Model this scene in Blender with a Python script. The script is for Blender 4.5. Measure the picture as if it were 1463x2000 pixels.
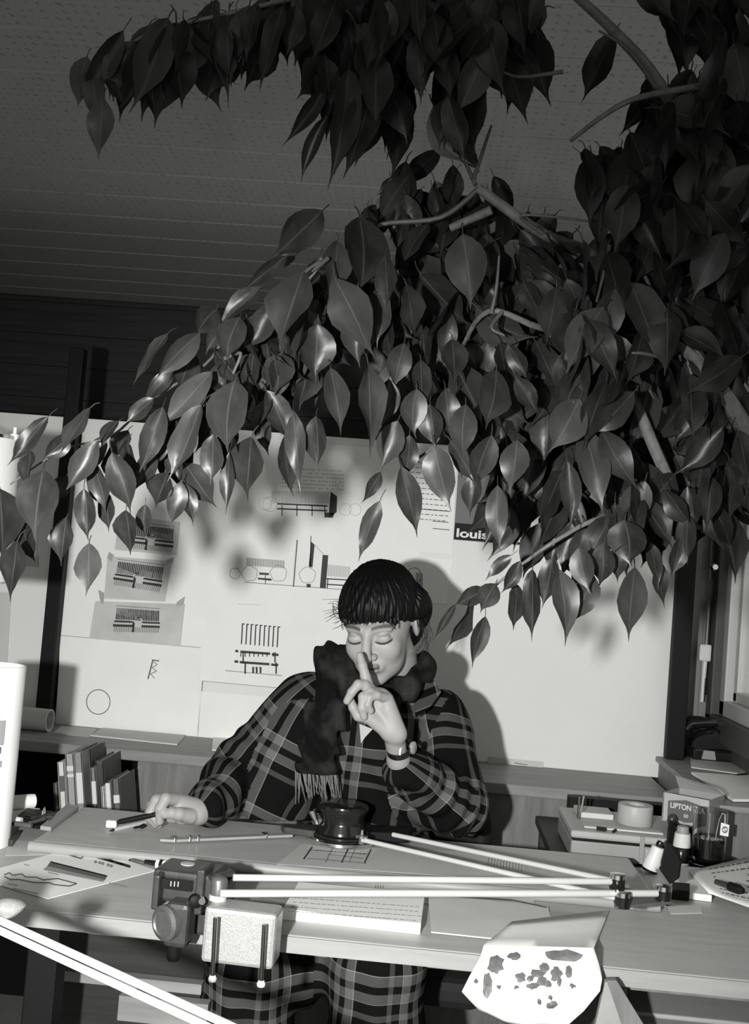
import bpy, math, random
import numpy as np
from mathutils import Vector, Matrix

for o in list(bpy.data.objects):
    bpy.data.objects.remove(o, do_unlink=True)
scene = bpy.context.scene
COL = scene.collection
PI = math.pi

# ------------------------------------------------------------------ camera
F = 2200.0                       # focal length in pixels of the 1463 x 2000 frame
CAM = Vector((0.0, 0.0, 1.30))
YAW, PITCH, ROLL = math.radians(3.3), math.radians(3.12), math.radians(4.6)
FWD = Vector((-math.sin(YAW) * math.cos(PITCH), math.cos(YAW) * math.cos(PITCH), math.sin(PITCH)))
_r0 = Vector((math.cos(YAW), math.sin(YAW), 0.0))
_u0 = _r0.cross(FWD)
RGT = math.cos(ROLL) * _r0 + math.sin(ROLL) * _u0
UPV = -math.sin(ROLL) * _r0 + math.cos(ROLL) * _u0
cam_d = bpy.data.cameras.new('camera')
cam_d.sensor_fit = 'VERTICAL'
cam_d.sensor_height = 36.0
cam_d.lens = 36.0 * F / 2000.0
cam_d.clip_start = 0.02
cam = bpy.data.objects.new('camera', cam_d)
COL.objects.link(cam)
cam.matrix_world = Matrix(((RGT.x, UPV.x, -FWD.x, CAM.x), (RGT.y, UPV.y, -FWD.y, CAM.y),
                           (RGT.z, UPV.z, -FWD.z, CAM.z), (0, 0, 0, 1)))
scene.camera = cam

def ray(x, y):
    return FWD + RGT * ((x - 731.5) / F) + UPV * ((1000.0 - y) / F)
def atd(x, y, d):                # point at depth d along the view axis
    return CAM + ray(x, y) * d
def atY(x, y, Y):                # point on a plane Y = const
    r = ray(x, y); return CAM + r * ((Y - CAM.y) / r.y)
def atX(x, y, X):
    r = ray(x, y); return CAM + r * ((X - CAM.x) / r.x)
def atz(x, y, z):                # point on a level plane
    r = ray(x, y); return CAM + r * ((z - CAM.z) / r.z)
def proj(p):
    v = Vector(p) - CAM; d = v.dot(FWD)
    return (731.5 + F * v.dot(RGT) / d, 1000 - F * v.dot(UPV) / d, d)

# ------------------------------------------------------------------ light
scene.view_settings.view_transform = 'Standard'
scene.view_settings.look = 'None'
scene.view_settings.gamma = 1.0
scene.view_settings.use_curve_mapping = False
scene.view_settings.exposure = 0.0
world = bpy.data.worlds.new('overcast_sky')
scene.world = world
world.use_nodes = True
world.node_tree.nodes['Background'].inputs[0].default_value = (1.0, 1.0, 0.98, 1)
world.node_tree.nodes['Background'].inputs[1].default_value = 0.70

fl = bpy.data.lights.new('camera_flash', 'SPOT')      # flash gun held at the side of the upright camera
fl.energy = 295
fl.spot_size = math.radians(75)
fl.spot_blend = 1.0
fl.shadow_soft_size = 0.022
flash = bpy.data.objects.new('camera_flash', fl)
COL.objects.link(flash)
flash.location = CAM - RGT * 0.27 + UPV * 0.0
_aim = atd(600, 1620, 2.6) - flash.location
flash.rotation_euler = _aim.to_track_quat('-Z', 'Y').to_euler()

# ------------------------------------------------------------------ helpers
WLOC = {}
def wloc(o):
    return WLOC.get(o.name, Vector((0, 0, 0)))
def tag(o, label=None, cat=None, group=None, kind=None):
    if label: o['label'] = label
    if cat: o['category'] = cat
    if group: o['group'] = group
    if kind: o['kind'] = kind
    return o
def empty(name, loc, label=None, cat=None, group=None):
    o = bpy.data.objects.new(name, None)
    o.empty_display_size = 0.05
    COL.objects.link(o)
    o.location = loc
    WLOC[o.name] = Vector(loc)
    return tag(o, label, cat, group)

def link_mesh(name, me, parent, origin):
    o = bpy.data.objects.new(name, me)
    COL.objects.link(o)
    if parent is not None:
        o.parent = parent
        o.location = Vector(origin) - wloc(parent)
    else:
        o.location = origin
    WLOC[o.name] = Vector(origin)
    return o

class MB:
    def __init__(s):
        s.v = []; s.f = []; s.uv = {}
    def add(s, vs, fs):
        b = len(s.v)
        s.v += [Vector(v) for v in vs]
        s.f += [tuple(b + i for i in f) for f in fs]
        return s
    def box(s, c, size, rz=0.0, M=None):
        hx, hy, hz = [a / 2 for a in size]
        R = M if M is not None else Matrix.Rotation(rz, 3, 'Z')
        vs = [Vector(c) + R @ Vector((x, y, z)) for z in (-hz, hz) for x, y in ((-hx, -hy), (hx, -hy), (hx, hy), (-hx, hy))]
        return s.add(vs, [(0, 3, 2, 1), (4, 5, 6, 7), (0, 1, 5, 4), (1, 2, 6, 5), (2, 3, 7, 6), (3, 0, 4, 7)])
    def span(s, a, b):
        a = Vector(a); b = Vector(b)
        lo = Vector(map(min, a, b)); hi = Vector(map(max, a, b))
        return s.box((lo + hi) / 2, hi - lo)
    def prism(s, pts, off):      # polygon extruded by a vector
        n = len(pts); off = Vector(off)
        vs = [Vector(p) for p in pts] + [Vector(p) + off for p in pts]
        fs = [tuple(range(n)), tuple(range(2 * n - 1, n - 1, -1))]
        fs += [(i, n + i, n + (i + 1) % n, (i + 1) % n) for i in range(n)]
        return s.add(vs, fs)
    def tube(s, pts, rad, n=8, cap=True):
        pts = [Vector(p) for p in pts]
        if not hasattr(rad, '__len__'): rad = [rad] * len(pts)
        b = len(s.v); ref = None
        for i, p in enumerate(pts):
            t = (pts[min(i + 1, len(pts) - 1)] - pts[max(i - 1, 0)]).normalized()
            if ref is None:
                ref = t.orthogonal().normalized()
            ref = (ref - t * ref.dot(t)).normalized()
            q = t.cross(ref)
            for k in range(n):
                a = 2 * PI * k / n
                s.v.append(p + (ref * math.cos(a) + q * math.sin(a)) * rad[i])
        for i in range(len(pts) - 1):
            for k in range(n):
                s.f.append((b + i * n + k, b + i * n + (k + 1) % n, b + (i + 1) * n + (k + 1) % n, b + (i + 1) * n + k))
        if cap:
            s.f.append(tuple(b + k for k in range(n - 1, -1, -1)))
            e = b + (len(pts) - 1) * n
            s.f.append(tuple(e + k for k in range(n)))
        return s
    def lathe(s, prof, org, axis=(0, 0, 1), n=24, cap=True):     # prof: (radius, height) list
        ax = Vector(axis).normalized(); r = ax.orthogonal().normalized(); q = ax.cross(r); org = Vector(org)
        b = len(s.v)
        for (rad, h) in prof:
            for k in range(n):
                a = 2 * PI * k / n
                s.v.append(org + ax * h + (r * math.cos(a) + q * math.sin(a)) * rad)
        for i in range(len(prof) - 1):
            for k in range(n):
                s.f.append((b + i * n + k, b + i * n + (k + 1) % n, b + (i + 1) * n + (k + 1) % n, b + (i + 1) * n + k))
        if cap:
            s.f.append(tuple(b + k for k in range(n - 1, -1, -1)))
            e = b + (len(prof) - 1) * n
            s.f.append(tuple(e + k for k in range(n)))
        return s
    def build(s, name, mat, parent=None, smooth=False, bevel=0, origin=None):
        if origin is None:
            xs = [v.x for v in s.v]; ys = [v.y for v in s.v]; zs = [v.z for v in s.v]
            origin = Vector(((min(xs) + max(xs)) / 2, (min(ys) + max(ys)) / 2, min(zs)))
        origin = Vector(origin)
        me = bpy.data.meshes.new(name)
        me.from_pydata([tuple(v - origin) for v in s.v], [], s.f)
        if smooth:
            me.polygons.foreach_set('use_smooth', [True] * len(me.polygons))
            try: me.set_sharp_from_angle(angle=math.radians(45))
            except Exception: pass
        me.materials.append(MT[mat] if isinstance(mat, str) else mat)
        o = link_mesh(name, me, parent, origin)
        if bevel:
            m = o.modifiers.new('bevel', 'BEVEL'); m.width = bevel; m.segments = 2; m.limit_method = 'ANGLE'
        return o

# ------------------------------------------------------------------ materials
MT = {}
def gray(v):
    return (v, v * 0.995, v * 0.965, 1.0)
def mat(name, v, rough=0.6, metal=0.0, spec=0.4, noise=0.0, nscale=30.0, bump=0.0, bscale=200.0, stretch=None, coat=0.0):
    m = bpy.data.materials.new(name); m.use_nodes = True
    nt = m.node_tree; b = nt.nodes['Principled BSDF']
    b.inputs['Base Color'].default_value = gray(v)
    b.inputs['Roughness'].default_value = rough
    b.inputs['Metallic'].default_value = metal
    b.inputs['Specular IOR Level'].default_value = spec
    b.inputs['Coat Weight'].default_value = coat
    tc = nt.nodes.new('ShaderNodeTexCoord')
    vec = tc.outputs['Object']
    if stretch:
        mp = nt.nodes.new('ShaderNodeMapping'); mp.inputs['Scale'].default_value = stretch
        nt.links.new(vec, mp.inputs['Vector']); vec = mp.outputs['Vector']
    if noise:
        n = nt.nodes.new('ShaderNodeTexNoise'); n.inputs['Scale'].default_value = nscale; n.inputs['Detail'].default_value = 6
        r = nt.nodes.new('ShaderNodeValToRGB')
        r.color_ramp.elements[0].position = 0.3; r.color_ramp.elements[1].position = 0.7
        r.color_ramp.elements[0].color = gray(v * (1 - noise)); r.color_ramp.elements[1].color = gray(min(1, v * (1 + noise)))
        nt.links.new(vec, n.inputs['Vector']); nt.links.new(n.outputs['Fac'], r.inputs['Fac'])
        nt.links.new(r.outputs['Color'], b.inputs['Base Color'])
    if bump:
        n2 = nt.nodes.new('ShaderNodeTexNoise'); n2.inputs['Scale'].default_value = bscale; n2.inputs['Detail'].default_value = 3
        bp = nt.nodes.new('ShaderNodeBump'); bp.inputs['Strength'].default_value = bump; bp.inputs['Distance'].default_value = 0.002
        nt.links.new(vec, n2.inputs['Vector']); nt.links.new(n2.outputs['Fac'], bp.inputs['Height'])
        nt.links.new(bp.outputs['Normal'], b.inputs['Normal'])
    MT[name] = m
    return m
mat('paper', 0.86, 0.75, noise=0.03, nscale=8, bump=0.12, bscale=90)
mat('paper_grey', 0.58, 0.75, noise=0.06, nscale=10, bump=0.15, bscale=60)
mat('paper_sketch', 0.56, 0.8, noise=0.10, nscale=14, bump=0.2, bscale=60)
mat('tracing', 0.54, 0.55, noise=0.05, nscale=9)
mat('tape', 0.36, 0.4)
mat('board_white', 0.78, 0.7, noise=0.02, nscale=5)
mat('ink', 0.022, 0.6)
mat('ink_mid', 0.10, 0.6)
mat('ink_pale', 0.30, 0.7)
mat('ink_faint', 0.50, 0.7)
mat('blot', 0.13, 0.5, noise=0.3, nscale=80)
mat('black', 0.006, 0.6, spec=0.2)
mat('black_gloss', 0.010, 0.15, spec=0.6)
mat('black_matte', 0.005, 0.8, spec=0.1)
mat('dark_metal', 0.055, 0.38, metal=0.3, noise=0.15, nscale=60, bump=0.1)
mat('cast_metal', 0.14, 0.42, metal=0.5, noise=0.12, nscale=90, bump=0.15)
mat('chrome', 0.75, 0.16, metal=1.0)
mat('silver', 0.36, 0.38, metal=0.3, noise=0.12, nscale=260, bump=0.3, bscale=500)
mat('rod_white', 0.50, 0.35, spec=0.6)
mat('wood_table', 0.43, 0.5, noise=0.08, nscale=7, stretch=(1.0, 7.0, 7.0), bump=0.06, bscale=80)
mat('wood_edge', 0.30, 0.45, noise=0.08, nscale=9, stretch=(1.0, 9.0, 9.0))
mat('wood_panel', 0.17, 0.55, noise=0.22, nscale=9, stretch=(6.0, 6.0, 0.8))
mat('wood_ledge', 0.24, 0.5, noise=0.18, nscale=6, stretch=(0.8, 8.0, 8.0))
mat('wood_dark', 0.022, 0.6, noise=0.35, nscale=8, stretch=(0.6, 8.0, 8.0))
mat('floor', 0.20, 0.6, noise=0.2, nscale=6)
mat('board_mat', 0.45, 0.45, noise=0.08, nscale=22, stretch=(1.0, 4.0, 1.0), bump=0.05)
mat('wall_grey', 0.26, 0.7, noise=0.06, nscale=4)
mat('frame_dark', 0.07, 0.5)
mat('frame_white', 0.55, 0.4)
mat('plastic_grey', 0.31, 0.45, noise=0.06, nscale=30)
mat('plastic_light', 0.42, 0.45, noise=0.05, nscale=30)
mat('plastic_white', 0.70, 0.35)
mat('tin', 0.33, 0.4)
mat('label_dark', 0.11, 0.5)
mat('label_light', 0.65, 0.6)
mat('bark', 0.11, 0.7, noise=0.3, nscale=70, bump=0.4, bscale=150)
mat('twig', 0.07, 0.6, noise=0.2, nscale=80)
mat('pot', 0.10, 0.6, noise=0.2, nscale=10)
mat('soil', 0.02, 0.95, noise=0.4, nscale=90, bump=0.6)
mat('seat_black', 0.010, 0.75, bump=0.3, bscale=300)
mat('tea', 0.003, 0.3, spec=0.2)
mat('foam', 0.45, 0.5)
mat('hair', 0.003, 0.48, spec=0.16, noise=0.4, nscale=60, stretch=(8, 8, 1))
mat('white_cloth', 0.45, 0.8)
mat('scarf_knit', 0.16, 0.9, spec=0.1, bump=0.7, bscale=220)
for k, v in enumerate((0.62, 0.17, 0.24, 0.05, 0.11, 0.33, 0.20, 0.07)):
    mat('book_cloth_%d' % k, v, 0.6, noise=0.08, nscale=40)

def glass_mat():
    m = bpy.data.materials.new('glass'); m.use_nodes = True; nt = m.node_tree
    b = nt.nodes['Principled BSDF']
    b.inputs['Base Color'].default_value = (0.95, 0.95, 0.95, 1); b.inputs['Roughness'].default_value = 0.02
    b.inputs['Transmission Weight'].default_value = 1.0; b.inputs['IOR'].default_value = 1.45
    MT['glass'] = m
    m = bpy.data.materials.new('window_glass'); m.use_nodes = True; nt = m.node_tree
    out = nt.nodes['Material Output']; nt.nodes.remove(nt.nodes['Principled BSDF'])
    t = nt.nodes.new('ShaderNodeBsdfTransparent'); t.inputs[0].default_value = (0.92, 0.93, 0.92, 1)
    g = nt.nodes.new('ShaderNodeBsdfGlossy'); g.inputs['Roughness'].default_value = 0.04
    mx = nt.nodes.new('ShaderNodeMixShader'); mx.inputs[0].default_value = 0.08
    nt.links.new(t.outputs[0], mx.inputs[1]); nt.links.new(g.outputs[0], mx.inputs[2]); nt.links.new(mx.outputs[0], out.inputs[0])
    MT['window_glass'] = m
glass_mat()

def math_node(nt, op, a, b=None):
    n = nt.nodes.new('ShaderNodeMath'); n.operation = op
    for i, v in enumerate((a, b)):
        if v is None: continue
        if isinstance(v, (int, float)): n.inputs[i].default_value = v
        else: nt.links.new(v, n.inputs[i])
    return n.outputs[0]

def ceiling_mat():               # perforated acoustic board: rows of small dark holes
    m = bpy.data.materials.new('acoustic_board'); m.use_nodes = True; nt = m.node_tree
    b = nt.nodes['Principled BSDF']; b.inputs['Roughness'].default_value = 0.8; b.inputs['Specular IOR Level'].default_value = 0.15
    g = nt.nodes.new('ShaderNodeNewGeometry'); sp = nt.nodes.new('ShaderNodeSeparateXYZ')
    nt.links.new(g.outputs['Position'], sp.inputs[0])
    nz = nt.nodes.new('ShaderNodeTexNoise'); nz.inputs['Scale'].default_value = 60
    nt.links.new(g.outputs['Position'], nz.inputs['Vector'])
    jx = math_node(nt, 'MULTIPLY', math_node(nt, 'SUBTRACT', nz.outputs['Fac'], 0.5), 0.030)
    fx = math_node(nt, 'SUBTRACT', math_node(nt, 'FRACT', math_node(nt, 'DIVIDE', math_node(nt, 'ADD', sp.outputs[0], jx), 0.021)), 0.5)
    fy = math_node(nt, 'SUBTRACT', math_node(nt, 'FRACT', math_node(nt, 'DIVIDE', math_node(nt, 'ADD', sp.outputs[1], jx), 0.027)), 0.5)
    r2 = math_node(nt, 'ADD', math_node(nt, 'MULTIPLY', fx, fx), math_node(nt, 'MULTIPLY', fy, fy))
    thr = math_node(nt, 'MULTIPLY', math_node(nt, 'SUBTRACT', nz.outputs['Fac'], 0.36), 0.13)
    hole = math_node(nt, 'LESS_THAN', r2, thr)
    mx = nt.nodes.new('ShaderNodeMix'); mx.data_type = 'RGBA'
    nt.links.new(hole, mx.inputs['Factor'])
    mx.inputs['A'].default_value = gray(0.40); mx.inputs['B'].default_value = gray(0.27)
    nt.links.new(mx.outputs['Result'], b.inputs['Base Color'])
    MT['acoustic_board'] = m
    mat('seam_trim', 0.80, 0.5)
ceiling_mat()

def leaf_mat():
    m = bpy.data.materials.new('leaf'); m.use_nodes = True; nt = m.node_tree
    b = nt.nodes['Principled BSDF']; b.inputs['Roughness'].default_value = 0.36; b.inputs['Specular IOR Level'].default_value = 0.20
    uv = nt.nodes.new('ShaderNodeUVMap'); sp = nt.nodes.new('ShaderNodeSeparateXYZ'); nt.links.new(uv.outputs[0], sp.inputs[0])
    d = math_node(nt, 'ABSOLUTE', math_node(nt, 'SUBTRACT', sp.outputs[0], 0.5))
    rib = math_node(nt, 'LESS_THAN', d, 0.022)
    tw = nt.nodes.new('ShaderNodeTexNoise'); tw.inputs['Scale'].default_value = 3.0
    oi = nt.nodes.new('ShaderNodeObjectInfo')
    nt.links.new(uv.outputs[0], tw.inputs['Vector'])
    val = math_node(nt, 'ADD', math_node(nt, 'MULTIPLY', oi.outputs['Random'], 0.022), math_node(nt, 'MULTIPLY', tw.outputs['Fac'], 0.026))
    val = math_node(nt, 'ADD', val, math_node(nt, 'MULTIPLY', rib, 0.022))
    geo = nt.nodes.new('ShaderNodeNewGeometry')          # the underside of a fig leaf is paler and duller
    val = math_node(nt, 'ADD', val, math_node(nt, 'MULTIPLY', geo.outputs['Backfacing'], 0.02))
    rg = math_node(nt, 'ADD', math_node(nt, 'MULTIPLY', geo.outputs['Backfacing'], 0.2), 0.36)
    nt.links.new(rg, b.inputs['Roughness'])
    cb = nt.nodes.new('ShaderNodeCombineColor')
    for i, k in enumerate((1.0, 1.0, 0.96)):
        nt.links.new(math_node(nt, 'MULTIPLY', val, k), cb.inputs[i])
    nt.links.new(cb.outputs[0], b.inputs['Base Color'])
    MT['leaf'] = m
leaf_mat()

def plaid_mat(name, period, dark=0.003, mid=0.060, light=0.15):
    m = bpy.data.materials.new(name); m.use_nodes = True; nt = m.node_tree
    b = nt.nodes['Principled BSDF']; b.inputs['Roughness'].default_value = 0.9; b.inputs['Specular IOR Level'].default_value = 0.04
    uv = nt.nodes.new('ShaderNodeUVMap'); sp = nt.nodes.new('ShaderNodeSeparateXYZ'); nt.links.new(uv.outputs[0], sp.inputs[0])
    outs = []
    for ax in (0, 1):
        fr = math_node(nt, 'FRACT', math_node(nt, 'DIVIDE', sp.outputs[ax], period))
        r = nt.nodes.new('ShaderNodeValToRGB'); cr = r.color_ramp; cr.interpolation = 'CONSTANT'
        stops = [(0.0, dark), (0.44, light), (0.452, mid), (0.57, dark), (0.66, mid), (0.77, light * .8), (0.78, dark), (0.90, mid * 0.7), (0.97, dark)]
        while len(cr.elements) < len(stops): cr.elements.new(0.5)
        for e, (p, v) in zip(cr.elements, stops): e.position = p; e.color = gray(v)
        nt.links.new(fr, r.inputs['Fac']); outs.append(r.outputs['Color'])
    mx = nt.nodes.new('ShaderNodeMix'); mx.data_type = 'RGBA'; mx.blend_type = 'ADD'; mx.inputs['Factor'].default_value = 1.0
    nt.links.new(outs[0], mx.inputs['A']); nt.links.new(outs[1], mx.inputs['B'])
    nz = nt.nodes.new('ShaderNodeTexNoise'); nz.inputs['Scale'].default_value = 900
    nt.links.new(uv.outputs[0], nz.inputs['Vector'])
    bp = nt.nodes.new('ShaderNodeBump'); bp.inputs['Strength'].default_value = 0.25; bp.inputs['Distance'].default_value = 0.001
    nt.links.new(nz.outputs['Fac'], bp.inputs['Height']); nt.links.new(bp.outputs['Normal'], b.inputs['Normal'])
    nt.links.new(mx.outputs['Result'], b.inputs['Base Color'])
    MT[name] = m
plaid_mat('plaid', 0.15)

def skin_mat():
    m = bpy.data.materials.new('skin'); m.use_nodes = True; nt = m.node_tree
    b = nt.nodes['Principled BSDF']; b.inputs['Roughness'].default_value = 0.5; b.inputs['Specular IOR Level'].default_value = 0.3
    at = nt.nodes.new('ShaderNodeAttribute'); at.attribute_name = 'tint'
    nt.links.new(at.outputs['Color'], b.inputs['Base Color'])
    MT['skin'] = m
skin_mat()

def scarf_mat():
    m = bpy.data.materials.new('scarf'); m.use_nodes = True; nt = m.node_tree
    b = nt.nodes['Principled BSDF']; b.inputs['Roughness'].default_value = 0.9; b.inputs['Specular IOR Level'].default_value = 0.1
    tc = nt.nodes.new('ShaderNodeTexCoord')
    v = nt.nodes.new('ShaderNodeTexNoise'); v.inputs['Scale'].default_value = 16; v.inputs['Detail'].default_value = 5
    r = nt.nodes.new('ShaderNodeValToRGB'); r.color_ramp.elements[0].position = 0.42; r.color_ramp.elements[1].position = 0.72
    r.color_ramp.elements[0].color = gray(0.004); r.color_ramp.elements[1].color = gray(0.035)
    nt.links.new(tc.outputs['Object'], v.inputs['Vector']); nt.links.new(v.outputs['Fac'], r.inputs['Fac'])
    nt.links.new(r.outputs['Color'], b.inputs['Base Color'])
    n2 = nt.nodes.new('ShaderNodeTexNoise'); n2.inputs['Scale'].default_value = 260
    bp = nt.nodes.new('ShaderNodeBump'); bp.inputs['Strength'].default_value = 0.5; bp.inputs['Distance'].default_value = 0.002
    nt.links.new(tc.outputs['Object'], n2.inputs['Vector']); nt.links.new(n2.outputs['Fac'], bp.inputs['Height'])
    nt.links.new(bp.outputs['Normal'], b.inputs['Normal'])
    MT['scarf'] = m
scarf_mat()

# ------------------------------------------------------------------ room shell
YB = 3.26            # plane of the pin boards
YW = 4.25            # back wall
XR = 0.865           # right (window) wall
XL = -2.3
ZC = 2.27            # ceiling
ZT = 0.745           # table top
ZD = 0.765           # drawing board top
ZL = 0.79            # ledge behind the table

tag(MB().span((XL, -1.0, -0.04), (XR + 0.1, YW + 0.1, 0)).build('floor', 'floor'), kind='structure')
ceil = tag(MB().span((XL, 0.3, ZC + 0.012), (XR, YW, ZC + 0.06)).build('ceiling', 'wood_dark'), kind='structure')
PW = 0.19
y = 0.32
k = 0
while y < YW:
    y1 = min(y + PW, YW)
    MB().span((XL, y, ZC), (XR, y1 - 0.006, ZC + 0.012)).build('ceiling_plank', 'acoustic_board', ceil)
    MB().span((XL, y1 - 0.006, ZC + 0.002), (XR, y1, ZC + 0.012)).build('seam_strip', 'seam_trim', ceil)
    y = y1; k += 1
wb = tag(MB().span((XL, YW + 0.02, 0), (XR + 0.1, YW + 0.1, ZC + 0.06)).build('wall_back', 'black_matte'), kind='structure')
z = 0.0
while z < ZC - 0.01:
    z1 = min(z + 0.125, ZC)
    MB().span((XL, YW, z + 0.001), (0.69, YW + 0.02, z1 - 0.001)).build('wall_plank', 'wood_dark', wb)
    z = z1
for x0, x1, yy in ((0.69, 0.755, 0.0), (0.755, 0.815, -0.012), (0.815, XR, 0.0)):       # plastered pier beside the window
    MB().span((x0, 3.46 + yy, 0), (x1, YW + 0.02, ZC)).build('pier_panel', 'wall_grey', wb)
tag(MB().span((XL - 0.1, -1.0, 0), (XL, YW + 0.1, ZC + 0.06)).build('wall_left', 'wall_grey'), kind='structure')

# right wall with the window opening
WY0, WY1 = 1.15, 3.44
WZ0 = 0.90; WZ1 = 2.05
wr = tag(MB().span((XR, WY1, 0), (XR + 0.1, YW + 0.1, ZC + 0.06)).span((XR, 0.3, 0), (XR + 0.1, WY1, WZ0))
         .span((XR, 0.3, WZ1), (XR + 0.1, WY1, ZC + 0.06)).span((XR, 0.3, WZ0), (XR + 0.1, WY0, WZ1)).build('wall_right', 'frame_dark'), kind='structure')
w1 = empty('window_1', (XR, (WY0 + WY1) / 2, WZ0)); w1['kind'] = 'structure'
fr = MB()
fr.span((XR - 0.03, WY1 - 0.06, WZ0), (XR + 0.08, WY1, WZ1)).span((XR - 0.03, WY0, WZ0), (XR + 0.08, WY0 + 0.06, WZ1))
fr.span((XR - 0.03, WY0, WZ1 - 0.06), (XR + 0.08, WY1, WZ1)).span((XR - 0.03, WY0, WZ0), (XR + 0.08, WY1, WZ0 + 0.07))
fr.build('window_frame', 'frame_dark', w1, bevel=0.004)
ca = MB(); a0, a1, b0, b1 = 2.15, WY1 - 0.06, WZ0 + 0.07, WZ1 - 0.06
for (p, q) in (((a1 - 0.05, b0), (a1, b1)), ((a0, b0), (a0 + 0.05, b1)), ((a0, b0), (a1, b0 + 0.045)), ((a0, b1 - 0.045), (a1, b1))):
    ca.span((XR - 0.005, p[0], p[1]), (XR + 0.05, q[0], q[1]))
ca.build('casement', 'frame_white', w1, bevel=0.004)
c2 = MB()
for (p, q) in (((a1 - 0.085, b0), (a1 - 0.05, b1)), ((a0 + 0.05, b0), (a0 + 0.085, b1)), ((a0, b0 + 0.045), (a1, b0 + 0.075))):
    c2.span((XR + 0.02, p[0], p[1]), (XR + 0.06, q[0], q[1]))
c2.build('glazing_bead', 'frame_white', w1, bevel=0.004)
MB().span((XR + 0.035, a0 + 0.04, b0 + 0.04), (XR + 0.039, a1 - 0.04, b1 - 0.04)).build('pane', 'window_glass', w1)
MB().span((XR + 0.035, WY0 + 0.06, b0), (XR + 0.039, a0, b1)).build('pane', 'window_glass', w1)
p = Vector((XR - 0.045, WY1 - 0.03, 0))
MB().tube([p + Vector((0, 0, 1.02)), p + Vector((0, 0, 1.30))], 0.006, 8).tube([p + Vector((0, 0, 1.36)), p + Vector((0, 0, 1.95))], 0.006, 8).build('espagnolette_rod', 'chrome', w1, smooth=True)
MB().box(p + Vector((-0.005, 0, 1.145)), (0.035, 0.03, 0.05)).build('window_latch', 'plastic_white', w1, bevel=0.005)
MB().tube([p + Vector((-0.002, 0, 1.12)), p + Vector((-0.004, 0, 1.0))], [0.008, 0.006], 8).build('latch_lever', 'plastic_white', w1, smooth=True)
MB().lathe([(0.012, 0), (0.014, 0.012), (0.008, 0.02)], p + Vector((0.004, -0.01, 1.40)), (0, -1, 0), 12).build('rod_guide', 'chrome', w1, smooth=True)

# posts standing between and beside the boards
def post(px_top, py_top, px_bot, py_bot, w, label, ztop=None, zbot=None):
    a = atY(px_top, py_top, YB - 0.02); b = atY(px_bot, py_bot, YB - 0.02)
    x = (a.x + b.x) / 2
    e = MB().span((x - w / 2, YB - 0.045, zbot or ZL), (x + w / 2, YB - 0.004, ztop or a.z)).build('board_post', 'black', None, bevel=0.003)
    return tag(e, label, 'post', 'black steel posts of the pin boards')
post(152, 682, 92, 1380, 0.042, 'black post at the left between two white pin boards, rising above them')
post(1343, 1000, 1316, 1510, 0.050, 'wide black post at the right end of the white board, next to the window', 1.70, 0.8505)

# pin boards standing on the ledge
def wall_quad(q, Y, th=0.012):   # pixel quad on the board plane -> thick panel
    return [atY(x, y, Y) for x, y in q], Vector((0, th, 0))
def board(name, x0, x1, z0, z1, label):
    o = MB().span((x0, YB, z0), (x1, YB + 0.018, z1)).build(name, 'board_white', None, bevel=0.002)
    return tag(o, label, 'pin board', 'white pin boards')
zb_top = atY(450, 838, YB).z
BX0 = atY(112, 1420, YB).x - 0.01; BX1 = atY(1303, 1515, YB).x
board('pin_board', BX0, BX1, ZL, zb_top, 'long white pin board behind the woman, covered with pinned drawings')
board('pin_board', XL + 0.1, BX0 - 0.035, ZL, zb_top, 'white pin board at the far left edge behind the standing paper roll')

# ------------------------------------------------------------------ drawn sheets on the board
def bil(q, u, v):                # bilinear in a pixel quad TL TR BR BL
    a, b, c, d = q
    return tuple((a[i] * (1 - u) + b[i] * u) * (1 - v) + (d[i] * (1 - u) + c[i] * u) * v for i in (0, 1))
class Ink:                       # strokes given in photo pixels, laid on a real plane
    def __init__(s, f):
        s.f = f; s.m = {}
    def mb(s, t): return s.m.setdefault(t, MB())
    def line(s, x0, y0, x1, y1, w=1.6, t='ink'):
        a = s.f(x0, y0); b = s.f(x1, y1)
        n = (s.f(x0, y0 + 1) - a).length; d = Vector((x1 - x0, y1 - y0)); L = max(d.length, 1e-6)
        nx, ny = -d.y / L * w / 2, d.x / L * w / 2
        s.mb(t).add([s.f(x0 - nx, y0 - ny), s.f(x1 - nx, y1 - ny), s.f(x1 + nx, y1 + ny), s.f(x0 + nx, y0 + ny)], [(0, 1, 2, 3)])
    def quad(s, q, t='ink'):
        s.mb(t).add([s.f(*p) for p in q], [(0, 1, 2, 3)])
    def circle(s, cx, cy, rx, ry=None, w=1.3, t='ink_mid', n=28, wob=0.0):
        ry = ry or rx; pts = []
        for k in range(n + 1):
            a = 2 * PI * k / n; j = 1 + wob * math.sin(a * 5 + cx)
            pts.append((cx + rx * j * math.cos(a), cy + ry * j * math.sin(a)))
        for p, q in zip(pts, pts[1:]): s.line(p[0], p[1], q[0], q[1], w, t)
    def hatch(s, q, n, w=1.2, t='ink_mid'):
        for k in range(n):
            a = bil(q, (k + 0.5) / n, 0); b = bil(q, (k + 0.5) / n, 1); s.line(a[0], a[1], b[0], b[1], w, t)
    def done(s, parent, name='ink_drawing'):
        for t, m in s.m.items():
            if m.v: m.build(name, t, parent)['kind'] = 'stuff'
def sheet_on_board(q, label, lift, mt='paper', group='drawings pinned to the white board'):
    Y = YB - lift
    o = MB().prism([atY(x, y, Y) for x, y in q], (0, 0.0006, 0)).build('drawing_sheet', mt)
    tag(o, label, 'drawing', group)
    return o, Ink(lambda x, y: atY(x, y, Y - 0.0006))
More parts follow.
